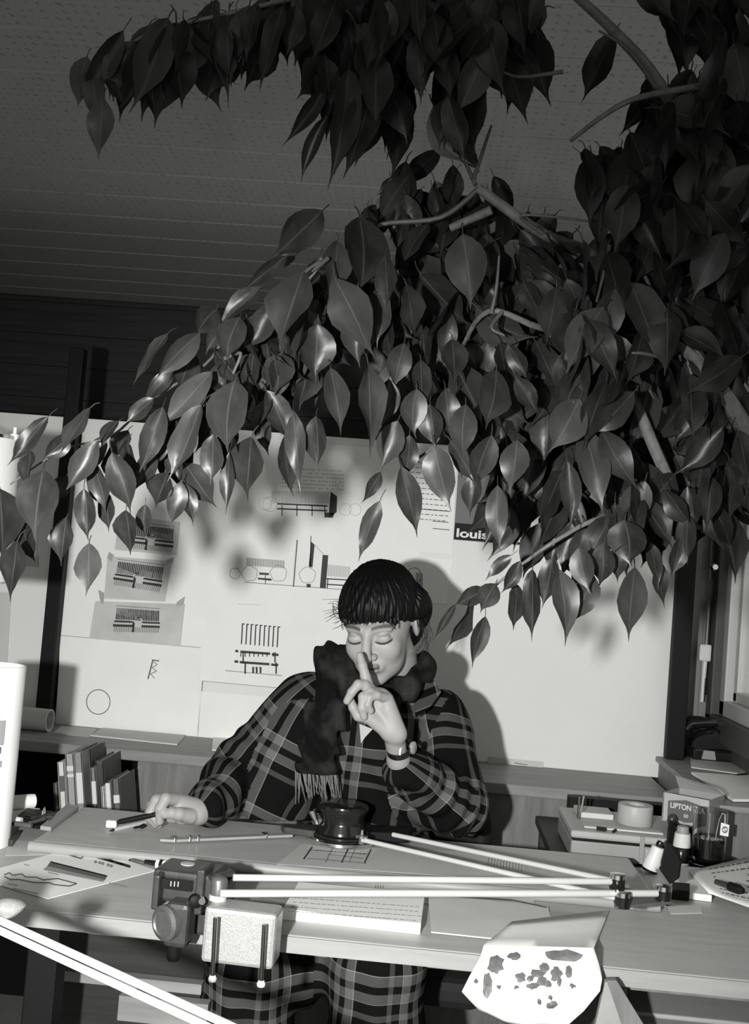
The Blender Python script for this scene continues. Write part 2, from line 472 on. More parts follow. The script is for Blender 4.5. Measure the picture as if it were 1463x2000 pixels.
def facade(ink, q, arch=True, nh=26):
    ink.hatch([bil(q, 0.02, 0.0), bil(q, 0.98, 0.0), bil(q, 0.98, 0.5), bil(q, 0.02, 0.5)], nh, 1.6, 'ink')
    ink.quad([bil(q, 0.02, 0.02), bil(q, 0.98, 0.02), bil(q, 0.98, 0.46), bil(q, 0.02, 0.46)], 'ink_pale')
    for v0, v1, u0 in ((0.52, 0.60, 0.0), (0.68, 0.78, -0.02)):
        for ua, ub in ((u0, 0.42), (0.60, 1.0)):
            ink.quad([bil(q, ua, v0), bil(q, ub, v0), bil(q, ub, v1), bil(q, ua, v1)])
    ink.hatch([bil(q, 0.0, 0.78), bil(q, 1.0, 0.78), bil(q, 0.98, 1.0), bil(q, 0.0, 1.0)], nh, 1.2, 'ink_mid')
    ink.quad([bil(q, 0.40, 0.58), bil(q, 0.45, 0.58), bil(q, 0.45, 1.0), bil(q, 0.40, 1.0)])
    if arch:
        prev = None
        for k in range(11):
            a = PI * k / 10
            p = bil(q, 0.5 - 0.12 * math.cos(a), 0.6 - 0.25 * math.sin(a))
            if prev: ink.line(prev[0], prev[1], p[0], p[1], 1.8, 'paper')
            prev = p
Z = lambda x, y: (380 + x / 2.926, 850 + y / 2.926)
# tall left sheet
s, k = sheet_on_board([(127, 900), (423, 925), (386, 1440), (112, 1416)], 'tall white backing sheet on the board behind the three taped facade sketches', 0.002)
k.line(421, 990, 420, 1085, 1.2, 'ink_pale'); k.line(418, 1085, 386, 1438, 1.4, 'ink_mid'); k.done(s)
s, k = sheet_on_board([(119, 1241), (392, 1266), (386, 1440), (108, 1415)], 'white sheet low on the board with a pencil circle and a small truss', 0.004)
k.circle(192, 1371, 23, 24, 1.6); k.line(297, 1289, 311, 1291, 2.2, 'ink_mid')
k.line(299, 1288, 289, 1326, 2.6, 'ink_mid')
zz = [(300, 1292), (307, 1298), (297, 1304), (306, 1311), (294, 1316), (302, 1325)]
for a, b in zip(zz, zz[1:]): k.line(a[0], a[1], b[0], b[1], 1.3, 'ink_mid')
k.line(119, 1241, 392, 1265, 1.2, 'ink_pale'); k.done(s)
def sketch(q, qi, label, tapes):
    s, k = sheet_on_board(q, label, 0.006, 'paper_sketch', 'small facade sketches taped in a column')
    facade(k, qi); k.line(qi[0][0], qi[0][1] - 4, qi[1][0], qi[1][1] - 4, 1.1, 'ink_mid'); k.done(s)
    for tq in tapes:
        MB().prism([atY(x, y, YB - 0.0075) for x, y in tq], (0, 0.0008, 0)).build('tape', 'tape', s)
sketch([(232, 1008), (352, 1020), (345, 1085), (224, 1074)], [(250, 1022), (342, 1033), (337, 1080), (246, 1070)],
       'topmost of three taped facade sketches, half hidden by hanging leaves', [])
sketch([(210, 1086), (336, 1096), (322, 1175), (203, 1169)], [(229, 1096), (322, 1108), (313, 1157), (221, 1142)],
       'middle one of the three taped facade sketches in a column', [[(213, 1078), (222, 1084), (218, 1096), (209, 1090)], [(326, 1094), (340, 1088), (337, 1099), (325, 1103)]])
sketch([(186, 1174), (361, 1180), (352, 1263), (174, 1247)], [(226, 1187), (313, 1193), (312, 1236), (221, 1234)],
       'lowest and widest of the three taped facade sketches', [[(192, 1152), (203, 1158), (202, 1180), (196, 1176)], [(345, 1176), (361, 1165), (358, 1182), (344, 1184)]])
# main elevation sheet
s, k = sheet_on_board([(426, 850), (832, 882), (800, 1366), (394, 1330)], 'large elevation sheet with building facades, left of the woman\'s head', 0.003)
k.hatch([Z(440, 318), Z(770, 322), Z(770, 392), Z(440, 388)], 40, 1.0, 'ink_pale')
for v in (392, 420): k.line(*Z(472, v), *Z(760, v + 12), 2.8, 'ink')
for x in (500, 585, 672, 745): k.line(*Z(x, 400), *Z(x, 462), 1.8, 'ink')
k.quad([Z(778, 322), Z(815, 350), Z(812, 440), Z(765, 472)], 'ink'); k.quad([Z(742, 440), Z(800, 445), Z(790, 472), Z(742, 470)], 'ink')
for cx, cy, r in ((405, 392, 36), (432, 395, 42), (862, 425, 34), (918, 425, 34)): k.circle(*Z(cx, cy), r / 2.926, w=1.0, t='ink_faint')
random.seed(4)
for r in range(6):
    for c in range(24):
        x = 500 + c * 15; yv = 188 + r * 21 + c * 0.8
        if random.random() < 0.85: k.line(*Z(x, yv), *Z(x + 8, yv + 0.5), 1.6, 'ink_pale')
k.line(*Z(280, 840), *Z(900, 886), 1.1, 'ink_mid')
k.hatch([Z(295, 700), Z(515, 716), Z(515, 760), Z(295, 745)], 30, 1.1, 'ink_mid')
for cx, cy, r in ((232, 790, 30), (315, 790, 44), (480, 790, 46), (645, 800, 46)): k.circle(*Z(cx, cy), r / 2.926, w=1.1, t='ink_pale', wob=0.05)
k.quad([Z(370, 784), Z(426, 788), Z(424, 800), Z(370, 797)]); k.quad([Z(362, 814), Z(440, 820), Z(440, 832), Z(362, 824)]); k.line(*Z(405, 800), *Z(405, 852), 1.5, 'ink')
k.line(*Z(587, 598), *Z(565, 866), 2.4, 'ink_mid')
k.line(*Z(665, 575), *Z(661, 760), 1.6, 'ink'); k.quad([Z(667, 608), Z(686, 626), Z(674, 756), Z(652, 750)], 'ink')
k.quad([Z(640, 850), Z(664, 850), Z(664, 870), Z(640, 870)]); k.line(*Z(686, 626), *Z(738, 682), 1.0, 'ink_pale')
k.quad([Z(732, 684), Z(764, 686), Z(750, 876), Z(716, 872)], 'ink')
k.hatch([Z(758, 738), Z(890, 752), Z(890, 815), Z(758, 805)], 18, 1.0, 'ink_pale')
for v in (820, 852): k.line(*Z(754, v), *Z(880, v + 8), 2.4, 'ink')
k.line(*Z(762, 822), *Z(758, 875), 2.0, 'ink')
k.line(*Z(250, 965), *Z(380, 970), 1.0, 'ink_faint')
for i in range(9):               # section with hanging fins
    x = 274 + i * 25.5; yv = 1078 + i * 2.2
    k.line(*Z(x, yv), *Z(x - 6, yv + 116), 2.4, 'ink'); k.line(*Z(x - 3, yv), *Z(x + 12, yv + 1), 2.2, 'ink')
for (x0, x1, y0) in ((233, 250, 1226), (262, 432, 1230), (442, 480, 1246), (228, 250, 1286), (258, 428, 1290), (438, 478, 1304)):
    k.quad([Z(x0, y0), Z(x1, y0 + (x1 - x0) * 0.07), Z(x1, y0 + 14 + (x1 - x0) * 0.07), Z(x0, y0 + 14)])
for x in (265, 290, 315, 340, 365, 390, 415, 450): k.line(*Z(x, 1242), *Z(x - 1, 1266), 2.0, 'ink')
for x in (278, 460): k.line(*Z(x, 1240), *Z(x, 1300), 2.8, 'ink')
for x in (290, 467): k.line(*Z(x, 1300), *Z(x - 1, 1364), 3.0, 'ink')
for x in (335, 355, 377): k.line(*Z(x, 1332), *Z(x, 1360), 3.6, 'ink'); k.circle(*Z(x, 1330), 1.6, w=2, t='ink')
k.line(*Z(175, 1345), *Z(500, 1374), 1.1, 'ink_mid'); k.line(395, 1330, 560, 1345, 1.2, 'ink_pale'); k.done(s)
s, k = sheet_on_board([(393, 1350), (600, 1368), (595, 1462), (386, 1446)], 'blank white sheet at the bottom of the board beside the plaid sleeve', 0.005)
# typed and written sheet
s, k = sheet_on_board([(786, 885), (893, 893), (884, 1082), (776, 1074)], 'typewritten sheet between hanging leaves left of the dark poster', 0.005)
for r in range(12):
    yv = 902 + r * 10
    xx = 800
    while xx < 872:
        w = random.uniform(3, 10); k.line(xx, yv + xx * 0.08 - 64, xx + w, yv + (xx + w) * 0.08 - 64, 1.5, 'ink_mid'); xx += w + 3
k.line(818, 994, 880, 999, 1.4, 'ink'); k.line(845, 1018, 876, 1020, 1.6, 'ink_mid'); k.line(845, 1032, 878, 1035, 1.6, 'ink_mid'); k.done(s)
s, k = sheet_on_board([(800, 1086), (885, 1094), (872, 1180), (792, 1172)], 'small elevation sheet half hidden in the shadow right of the hair', 0.004)
k.circle(809, 1125, 14, 16, 1.2, 'ink_mid'); k.hatch([(812, 1118), (826, 1120), (826, 1146), (812, 1144)], 6, 1.2, 'ink_mid'); k.done(s)
# poster
s, k = sheet_on_board([(897, 890), (1046, 902), (1034, 1066), (886, 1054)], 'dark poster with white lettering on a black strip, behind the leaves', 0.006, 'label_dark')
tag(s, cat='poster'); del s['group']
k.quad([(889, 1021), (1037, 1034), (1034, 1065), (886, 1053)], 'black')
k.quad([(950, 930), (990, 934), (1000, 1030), (930, 1024)], 'ink_mid'); k.circle(968, 925, 16, 18, 8, 'ink_mid'); k.done(s, 'print')
MB().prism([atY(x, y, YB - 0.0078) for x, y in ((941, 884), (986, 888), (984, 906), (939, 902))], (0, 0.001, 0)).build('tape', 'label_light', s)
def text_mesh(body, size, mt, name, parent, M, spacing=1.0, bold=0.0, width=None):
    cu = bpy.data.curves.new(name, 'FONT'); cu.body = body; cu.size = size; cu.extrude = 0.0003; cu.offset = bold
    cu.space_character = spacing
    t = bpy.data.objects.new(name, cu); COL.objects.link(t)
    dg = bpy.context.evaluated_depsgraph_get()
    me = bpy.data.meshes.new_from_object(t.evaluated_get(dg)); bpy.data.objects.remove(t)
    sx = 1.0
    if width:
        xs = [v.co.x for v in me.vertices]; sx = width / (max(xs) - min(xs))
    o_w = M @ Vector((0, 0, 0))
    for v in me.vertices:
        v.co = M @ Vector((v.co.x * sx, v.co.y, v.co.z)) - o_w
    me.materials.clear(); me.materials.append(MT[mt])
    return link_mesh(name, me, parent, o_w)
def frame_M(o, ex, ey):
    ex = Vector(ex).normalized(); ez = ex.cross(Vector(ey)).normalized(); ey = ez.cross(ex)
    return Matrix(((ex.x, ey.x, ez.x, o.x), (ex.y, ey.y, ez.y, o.y), (ex.z, ey.z, ez.z, o.z), (0, 0, 0, 1)))
pa = atY(890, 1048, YB - 0.0082); pb = atY(1024, 1059, YB - 0.0082)
text_mesh('louis kahn', 0.034, 'paper', 'lettering', s, frame_M(pa, pb - pa, (0, 0, 1)), 1.0, 0.0009, (pb - pa).length)
# faint note right of the woman
s, k = sheet_on_board([(955, 1478), (1062, 1488), (1058, 1512), (951, 1503)], 'narrow grey note at the foot of the board right of the woman', 0.004, 'paper_grey')
k.line(1005, 1490, 1030, 1494, 1.4, 'ink_mid'); k.done(s)
s, k = sheet_on_board([(8, 1010), (76, 1016), (70, 1110), (2, 1104)], 'white note on the left board under the hanging leaves', 0.004)
k.quad([(50, 1085), (75, 1087), (74, 1108), (49, 1106)], 'ink_faint'); k.done(s)
s, k = sheet_on_board([(-60, 1150), (22, 1158), (12, 1330), (-70, 1322)], 'grey strip of paper at the left edge of the left board', 0.004, 'paper_grey')
k.done(s)

# ------------------------------------------------------------------ ledge cabinet behind the table
cb = empty('low_cabinet', (0, 3.1, 0), 'long low wooden cabinet whose ledge carries the pin boards', 'cabinet')
YL0 = 2.94
MB().span((XL + 0.05, YL0, ZL - 0.028), (0.655, YB + 0.05, ZL)).build('ledge', 'wood_ledge', cb, bevel=0.003)
xp = atY(285, 1500, YL0 + 0.03).x
MB().span((xp, YL0 + 0.02, 0.0), (0.655, YL0 + 0.045, ZL - 0.028)).build('front_panel', 'wood_panel', cb)
MB().span((XL + 0.05, YB + 0.02, 0.0), (xp, YB + 0.04, ZL - 0.028)).build('back_panel', 'black_matte', cb)
MB().span((xp - 0.02, YL0 + 0.02, 0), (xp, YB + 0.04, ZL - 0.028)).build('divider', 'wood_panel', cb)
MB().span((XL + 0.05, YL0 - 0.38, 0.535), (-0.55, YB + 0.02, 0.56)).build('shelf', 'wood_dark', cb)
MB().span((XL + 0.05, YL0 - 0.38, 0.0), (XL + 0.08, YB + 0.02, 0.535)).build('shelf_support', 'wood_dark', cb)
MB().span((-0.59, YL0 - 0.36, 0.0), (-0.56, YL0 + 0.0, 0.535)).build('shelf_support', 'wood_dark', cb)

# rolled drawing lying on the ledge
c = atd(98, 1398, 3.13)
cz = ZL + 0.031
def hollow_tube(a, b, r, t, mt, name='roll', parent=None, n=24):
    a = Vector(a); b = Vector(b); L = (b - a).length
    m = MB(); m.lathe([(r - t, 0), (r, 0), (r, L), (r - t, L), (r - t, 0)], a, b - a, n, cap=False)
    return m.build(name, mt, parent, smooth=True)
o = hollow_tube((c.x - 0.28, 3.13, cz), (c.x, 3.11, cz), 0.031, 0.004, 'paper_grey', 'paper_roll')
tag(o, 'grey rolled drawing lying on the ledge below the left board', 'paper roll')
# thin papers lying on the ledge
def flat_sheet(q, z, name, mt, label, cat, th=0.0008, group=None):
    o = MB().prism([atz(x, y, z) for x, y in q], (0, 0, th)).build(name, mt)
    tag(o, label, cat, group)
    return o, Ink(lambda x, y: atz(x, y, z + th + 0.0004))
flat_sheet([(200, 1424), (362, 1438), (346, 1456), (176, 1438)], ZL + 0.0005, 'paper_sheet', 'paper_grey', 'folded sheet lying on the ledge under the circle drawing', 'paper', 0.004)
flat_sheet([(416, 1440), (500, 1447), (490, 1470), (414, 1466)], ZL + 0.0005, 'paper_sheet', 'paper', 'white paper on the ledge just left of the plaid sleeve', 'paper', 0.003)
flat_sheet([(120, 1418), (190, 1424), (174, 1440), (104, 1432)], ZL + 0.0005, 'paper_sheet', 'tracing', 'thin grey sheet on the ledge beside the rolled drawing', 'paper')

# books leaning on the shelf
random.seed(11)
def book(xa, ytop, xb, w, h, dep, depth, mtop, label, lean, col, band=None):
    """xa, ytop: photo pixel of the spine's top left corner"""
    p = atd(xa, ytop, depth); e = Vector((math.cos(lean), 0, math.sin(lean))); upv = Vector((-math.sin(lean), 0, math.cos(lean)))
    zb = 0.561
    tl = p
    L = max(0.1, (tl.z - zb - 0.002) / max(0.3, upv.z))
    bl = tl - upv * L
    if lean > 0: bl = tl - upv * L
    root = empty('book', (bl.x, bl.y, zb), label, 'book', 'books leaning on the shelf')
    d = Vector((0, dep, 0))
    MB().prism([bl, bl + e * w, tl + e * w, tl], (0, 0.003, 0)).build('spine', col, root, bevel=0.001)
    for a in (0, w - 0.003):
        MB().prism([bl + e * a, bl + e * (a + 0.003), tl + e * (a + 0.003), tl + e * a], d).build('cover', col, root)
    i0, i1 = 0.004, w - 0.004
    MB().prism([bl + e * i0 + upv * 0.004 + Vector((0, .003, 0)), bl + e * i1 + upv * 0.004 + Vector((0, .003, 0)), tl + e * i1 - upv * 0.004 + Vector((0, .003, 0)), tl + e * i0 - upv * 0.004 + Vector((0, .003, 0))], d * 0.96).build('page_block', 'paper_grey', root)
    if band:
        for (v0, v1) in band:
            q = [tl - upv * (L * v1) + e * w * 0.12, tl - upv * (L * v1) + e * w * 0.88, tl - upv * (L * v0) + e * w * 0.88, tl - upv * (L * v0) + e * w * 0.12]
            MB().prism([x + Vector((0, -0.0008, 0)) for x in q], (0, 0.001, 0)).build('title_label', 'label_light' if col != 'book_cloth_0' else 'ink_mid', root)
    return root
LEAN = math.radians(9)
book(112, 1489, 0, 0.017, 0, 0.14, 2.74, 0, 'slim white book with dark title at the left of the leaning row', LEAN, 'book_cloth_0', [(0.15, 0.32)])
book(127, 1473, 0, 0.021, 0, 0.16, 2.74, 0, 'grey book with dark lettering, second tallest in the leaning row', LEAN, 'book_cloth_5', [(0.12, 0.17), (0.2, 0.23)])
book(144, 1470, 0, 0.020, 0, 0.16, 2.75, 0, 'mid-grey book with a white title panel half way down', LEAN, 'book_cloth_2', [(0.2, 0.5)])
book(160, 1464, 0, 0.022, 0, 0.12, 2.80, 0, 'tallest black book at the back of the leaning row', LEAN, 'book_cloth_3')
book(176, 1500, 0, 0.013, 0, 0.13, 2.73, 0, 'small grey book with pale title in the middle of the row', LEAN, 'book_cloth_6', [(0.15, 0.4)])
book(186, 1486, 0, 0.021, 0, 0.15, 2.79, 0, 'dark book standing behind the small grey book', LEAN, 'book_cloth_7')
book(197, 1537, 0, 0.009, 0, 0.12, 2.72, 0, 'thin low white booklet near the right of the row', LEAN, 'book_cloth_0')
book(205, 1530, 0, 0.013, 0, 0.13, 2.73, 0, 'short book with a white top band near the right of the row', LEAN, 'book_cloth_5', [(0.0, 0.35)])
book(218, 1522, 0, 0.019, 0, 0.14, 2.73, 0, 'short dark grey book at the right end of the row', LEAN, 'book_cloth_4', [(0.2, 0.3)])
book(104, 1530, 0, 0.012, 0, 0.13, 2.78, 0, 'low dark book at the left end against the shadow', LEAN, 'book_cloth_4')

# ------------------------------------------------------------------ table
TY0 = 1.73; TY1 = 2.37
tb = empty('drafting_table', (-0.05, 2.05, 0), 'long wooden drafting table strewn with drawings and pens', 'table')
MB().span((-1.25, TY0, ZT - 0.024), (0.80, TY1, ZT)).build('table_top', 'wood_table', tb, bevel=0.003)
MB().span((-1.25, TY0 - 0.004, ZT - 0.025), (0.80, TY0, ZT - 0.001)).build('edge_strip', 'wood_edge', tb)
MB().span((-0.68, 2.08, 0.60), (0.30, 2.10, ZT - 0.024)).build('modesty_panel', 'wood_panel', tb)
MB().span((-0.64, 2.05, 0.522), (-0.36, 2.075, 0.540)).build('foot_rail', 'wood_ledge', tb)
MB().span((-0.66, 2.11, 0.30), (-0.30, 2.125, 0.60)).build('kick_panel', 'wood_dark', tb)
MB().span((-0.50, 2.02, 0.475), (-0.34, 2.045, 0.518)).build('cross_rail', 'wood_ledge', tb)
for x in (-1.15, -0.60, 0.745):
    MB().span((x, 1.80, 0), (x + 0.05, 1.85, ZT - 0.024)).build('leg', 'black', tb, bevel=0.003)
    MB().span((x, 2.25, 0), (x + 0.05, 2.30, ZT - 0.024)).build('leg', 'black', tb, bevel=0.003)
# drawing board on the table
pl = [atz(70, 1560, ZD), atz(1262, 1666, ZD), atz(1250, 1745, ZD), atz(62, 1640, ZD)]
o = MB()
yb0, yb1 = 2.05, 2.36
db = empty('drawing_board', (-0.1, 2.2, ZT), 'flat drawing board with a pale rounded front edge, under her hands', 'drawing board')
xb0 = atz(62, 1640, ZD).x; xb1 = 0.44
MB().span((xb0, yb0, ZT), (xb1, yb1, ZD)).build('board_panel', 'board_mat', db, bevel=0.006)
MB().tube([(xb0, yb0 - 0.001, ZD - 0.010), (xb1, yb0 - 0.001, ZD - 0.010)], 0.0105, 12).build('front_edge', 'wood_edge', db, smooth=True)

# ------------------------------------------------------------------ things on the table
def level_sheet(q, z, mt, label, th=0.0006, cat='drawing', name='drawing_sheet', group=None):
    return flat_sheet(q, z, name, mt, label, cat, th, group)
Z4 = lambda x, y: (x / 2.438, 1560 + y / 2.438)
Z5 = lambda x, y: (500 + x / 2.438, 1560 + y / 2.438)
# plan sheet at the left
s, k = level_sheet([(164, 1652), (306, 1701), (94, 1756), (-60, 1712)], ZT + 0.001, 'paper', 'white plan sheet lying skewed at the left front of the table', 0.001)
for i in range(60):
    u = i / 60; x0, y0 = Z4(345 + 275 * u, 242 + 80 * u); k.line(x0, y0 - 2, x0 + 1.2, y0 + 3, 3.2, 'ink')
k.line(*Z4(345, 244), *Z4(620, 322), 2.0, 'ink')
for a, b in (((308, 262), (330, 252)), ((308, 262), (385, 284)), ((330, 252), (398, 274)), ((385, 284), (398, 274))): k.line(*Z4(*a), *Z4(*b), 2.2, 'ink')
k.quad([Z4(240, 300), Z4(510, 368), Z4(500, 386), Z4(225, 320)], 'ink_mid'); k.quad([Z4(225, 320), Z4(500, 386), Z4(490, 396), Z4(205, 338)], 'ink_pale')
k.line(*Z4(240, 300), *Z4(510, 368), 2.6, 'ink')
pp = [(20, 362), (45, 352), (60, 364), (105, 358), (120, 372), (175, 374), (205, 386), (275, 380), (365, 404), (330, 416), (255, 408), (235, 400), (160, 398), (90, 384), (50, 384), (20, 370)]
for a, b in zip(pp, pp[1:]): k.line(*Z4(*a), *Z4(*b), 2.2, 'ink_mid')
for (cx, cy) in ((455, 300), (475, 304), (490, 308), (515, 315), (530, 320)):
    k.circle(*Z4(cx, cy), 2.2, 1.8, 1.4, 'ink')
for (x0, y0, x1, y1) in ((115, 312, 140, 318), (520, 400, 600, 418), (40, 405, 85, 412), (60, 425, 180, 452), (230, 350, 280, 362)): k.line(*Z4(x0, y0), *Z4(x1, y1), 1.6, 'ink_pale')
k.done(s)
s, k = level_sheet([(20, 1640), (110, 1648), (150, 1668), (10, 1672)], ZT + 0.0005, 'tracing', 'strip of tracing paper under the left end of the drawing board', 0.0005)
# tracing sheets
s, k = level_sheet([(588, 1650), (1018, 1668), (1032, 1722), (540, 1688)], ZD + 0.001, 'tracing', 'tracing sheet with a gridded table under the drafting head', 0.0005)
for a, b, w, t in (((610, 1654), (593, 1678), 2.8, 'ink'), ((650, 1655), (636, 1684), 1.2, 'ink_mid'), ((680, 1658), (667, 1685), 2.4, 'ink'), ((725, 1658), (712, 1685), 2.4, 'ink'), ((694, 1658), (682, 1683), 1.0, 'ink_mid'),
                ((606, 1660), (722, 1668), 0.9, 'ink_mid'), ((600, 1676), (716, 1686), 0.9, 'ink_mid')): k.line(*a, *b, w, t)
for i in range(14): k.line(618 + i * 7, 1660 + i * 0.6, 622 + i * 7, 1660.5 + i * 0.6, 1.5, 'ink_mid'); k.line(640 + i * 5, 1668 + i * 0.6, 643 + i * 5, 1668.5 + i * 0.6, 1.5, 'ink_mid')
for i in range(12): k.line(955 + i * 6, 1672 + i * 0.4, 952 + i * 6, 1700 + i * 0.4, 0.9, 'ink_mid')
k.done(s)
s, k = level_sheet([(585, 1716), (1032, 1724), (1046, 1768), (566, 1760)], ZT + 0.001, 'tracing', 'tracing sheet across the table just in front of the drawing board', 0.0005)
for i in range(4): k.line(735 + i * 5, 1722, 733 + i * 5, 1735, 1.2, 'ink_mid')
for i in range(10): k.line(960 + i * 7, 1728, 962 + i * 7, 1752, 0.9, 'ink_mid')
k.done(s)
# grey set square / card
o = MB().prism([atz(x, y, ZT + 0.002) for x, y in ((516, 1748), (590, 1738), (566, 1792), (490, 1780))], (0, 0, 0.003)).build('card', 'plastic_grey')
tag(o, 'grey card lying beside the thick writing pad', 'card')
# thick pad
pad = empty('writing_pad', atz(690, 1790, ZT), 'thick white pad of paper with pencil notes at the table edge', 'pad')
c0, c1, c2, c3 = atz(584, 1722, ZT + 0.018), atz(830, 1742, ZT + 0.018), atz(822, 1803, ZT + 0.018), atz(553, 1774, ZT + 0.018)
m = MB(); N = 10
def padrow(a, b, sag, z0, z1):
    r = []
    for i in range(N + 1):
        u = i / N; p = a.lerp(b, u); s_ = 1 - sag * math.sin(PI * u)
        r.append((Vector((p.x, p.y, z0)), Vector((p.x, p.y, z0 + (z1 - z0) * s_)), s_))
    return r
near = padrow(c3, c2, 0.10, ZT + 0.0005, ZT + 0.018); far = padrow(c0, c1, 0.05, ZT + 0.0005, ZT + 0.018)
for i in range(N):
    m.add([near[i][1], near[i + 1][1], far[i + 1][1], far[i][1]], [(0, 1, 2, 3)])
    m.add([near[i][0], near[i + 1][0], near[i + 1][1], near[i][1]], [(0, 1, 2, 3)])
    m.add([far[i][0], far[i + 1][0], far[i + 1][1], far[i][1]], [(3, 2, 1, 0)])
    m.add([near[i][0], near[i + 1][0], far[i + 1][0], far[i][0]], [(3, 2, 1, 0)])
m.add([near[0][0], near[0][1], far[0][1], far[0][0]], [(0, 1, 2, 3)]); m.add([near[N][0], near[N][1], far[N][1], far[N][0]], [(3, 2, 1, 0)])
m.build('page_block', 'paper', pad)
k = Ink(lambda x, y: atz(x, y, ZT + 0.0186))
random.seed(3)
for r in range(4):
    x = 575 - r * 4
    while x < 815:
        w = random.uniform(2, 9); yv = 1752 + r * 9 + (x - 560) * 0.075; k.line(x, yv, x + w, yv + w * 0.075, 1.2, 'ink_pale'); x += w + random.uniform(2, 5)
k.done(pad, 'handwriting')
# blank folder at the centre right
o, k = level_sheet([(836, 1748), (1070, 1772), (1089, 1848), (842, 1822)], ZT + 0.002, 'paper_grey', 'plain pale folder lying right of the thick pad', 0.002, 'folder', 'folder')
k.line(836, 1748, 1000, 1758, 3, 'ink_mid'); k.line(1000, 1758, 1068, 1772, 2.4, 'ink_mid'); k.done(o, 'crease')
o = MB().prism([atz(x, y, ZT + 0.001) for x, y in ((1072, 1782), (1130, 1786), (1160, 1852), (1090, 1848))], (0, 0, 0.002)).build('card', 'plastic_grey')
tag(o, 'grey card between the folder and the ink-stained sheet', 'card')
# ink-stained sheet hanging over the table edge
hs = empty('stained_sheet', (atz(1050, 1850, ZT).x, TY0, 0.5), 'white sheet spattered with dark ink blots, hanging over the table edge', 'paper')
def hang(u, v):                  # u across, v from the table (0) down
    xl = 928 + 190 * 0 ; 
    left = [(1000, 1800), (945, 1846), (938, 1870), (918, 1905), (902, 1937), (935, 1972), (990, 2000)]
    right = [(1190, 1778), (1160, 1852), (1172, 1890), (1176, 1912), (1172, 1936), (1140, 1975), (1105, 2006)]
    t = v * (len(left) - 1); i = min(int(t), len(left) - 2); f = t - i
    a = Vector(left[i]).lerp(Vector(left[i + 1]), f); b = Vector(right[i]).lerp(Vector(right[i + 1]), f)
    p = a.lerp(b, u)
    if v < 1 / 6:
        return atz(p.x, p.y, ZT + 0.004)
    s = (v - 1 / 6) / (5 / 6)
    return atY(p.x, p.y, TY0 - 0.010 - 0.05 * math.sin(s * 2.2) - 0.012 * math.sin(u * PI * 2) * s)
m = MB(); NU, NV = 12, 24
for j in range(NV + 1):
    for i in range(NU + 1): m.v.append(hang(i / NU, j / NV))
for j in range(NV):
    for i in range(NU):
        a = j * (NU + 1) + i; m.f.append((a, a + 1, a + NU + 2, a + NU + 1))
o = m.build('page', 'paper', hs, smooth=True)
md = o.modifiers.new('thickness', 'SOLIDIFY'); md.thickness = 0.0006
def inv_hang(px, py):
    best = None
    for j in range(0, 61):
        for i in range(0, 61):
            q = proj(hang(i / 60, j / 60)); e = (q[0] - px) ** 2 + (q[1] - py) ** 2
            if best is None or e < best[0]: best = (e, i / 60, j / 60)
    return best[1], best[2]
random.seed(8)
for (cx, cy, rx, ry) in ((968, 1884, 15, 19), (952, 1926, 9, 26), (1016, 1910, 10, 10), (1050, 1902, 14, 8), (1062, 1890, 9, 10), (1085, 1902, 11, 14), (1056, 1916, 10, 10), (1040, 1926, 12, 7),
                     (1070, 1922, 6, 7), (1092, 1918, 5, 9), (1078, 1963, 11, 7), (1110, 1898, 6, 12), (1005, 1868, 12, 8), (1100, 1866, 34, 13), (1035, 1912, 7, 7), (930, 1917, 4, 4), (975, 1928, 4, 4), (1008, 1928, 4, 4), (1052, 1957, 4, 5), (1118, 1926, 5, 5), (1075, 1948, 4, 5)):
    m = MB(); ring = []
    for t in range(14):
        a = 2 * PI * t / 14; j = 1 + 0.18 * random.uniform(-1, 1)
        uv = inv_hang(cx + rx * j * math.cos(a), cy + ry * j * math.sin(a)); p = hang(*uv)
        ring.append(p + Vector((0, -0.0022, 0.0010)))
    cen = sum(ring, Vector()) / len(ring)
    m.add([cen + Vector((0, -0.0022, 0))] + ring, [(0, 1 + t, 1 + (t + 1) % 14) for t in range(14)])
    m.build('ink_blot', 'blot', hs)

# pens and small tools
def pen(pts, radii, mt, label, name='pen', cat='pen', bands=None, z=None, parent=None):
    o = MB().tube(pts, radii, 10).build(name, mt, parent, smooth=True)
    if label: tag(o, label, cat)
    return o
def on(x, y, z): return atz(x, y, z)
zt = ZT + 0.006
r_ = empty('technical_pen', on(318, 1692, ZT), 'technical pen with black and white rings behind the clamp', 'pen')
a, b = on(283, 1683, zt + 0.004), on(358, 1695, zt + 0.004)
MB().tube([a, a.lerp(b, 0.3)], [0.004, 0.005], 10).build('pen_barrel', 'black_gloss', r_, smooth=True)
for i in range(8):
    u0 = 0.32 + i * 0.085
    MB().tube([a.lerp(b, u0), a.lerp(b, u0 + 0.083)], 0.0085, 12).build('pen_ring', 'plastic_white' if i % 2 == 0 else 'black_gloss', r_, smooth=True)
r2 = empty('ink_pen', on(235, 1673, ZT), 'slim black pen lying behind the plan sheet', 'pen')
a, b = on(218, 1668, zt), on(284, 1686, zt)
MB().tube([a, a.lerp(b, 0.6)], 0.004, 10).build('pen_barrel', 'black_gloss', r2, smooth=True)
MB().tube([a.lerp(b, 0.6), a.lerp(b, 0.95), b], [0.0035, 0.003, 0.001], 10).build('pen_tip', 'cast_metal', r2, smooth=True)
r3 = empty('ruling_pen', on(440, 1705, ZT), 'ruling pen with a stubby black grip right of the clamp', 'pen')
a, b = on(398, 1697, zt + 0.004), on(492, 1712, zt)
MB().tube([a.lerp(b, 0.15), a.lerp(b, 0.55)], 0.0085, 8).build('pen_grip', 'black', r3, smooth=True)
MB().tube([a.lerp(b, 0.55), b], [0.003, 0.001], 8).build('pen_nib', 'dark_metal', r3, smooth=True)
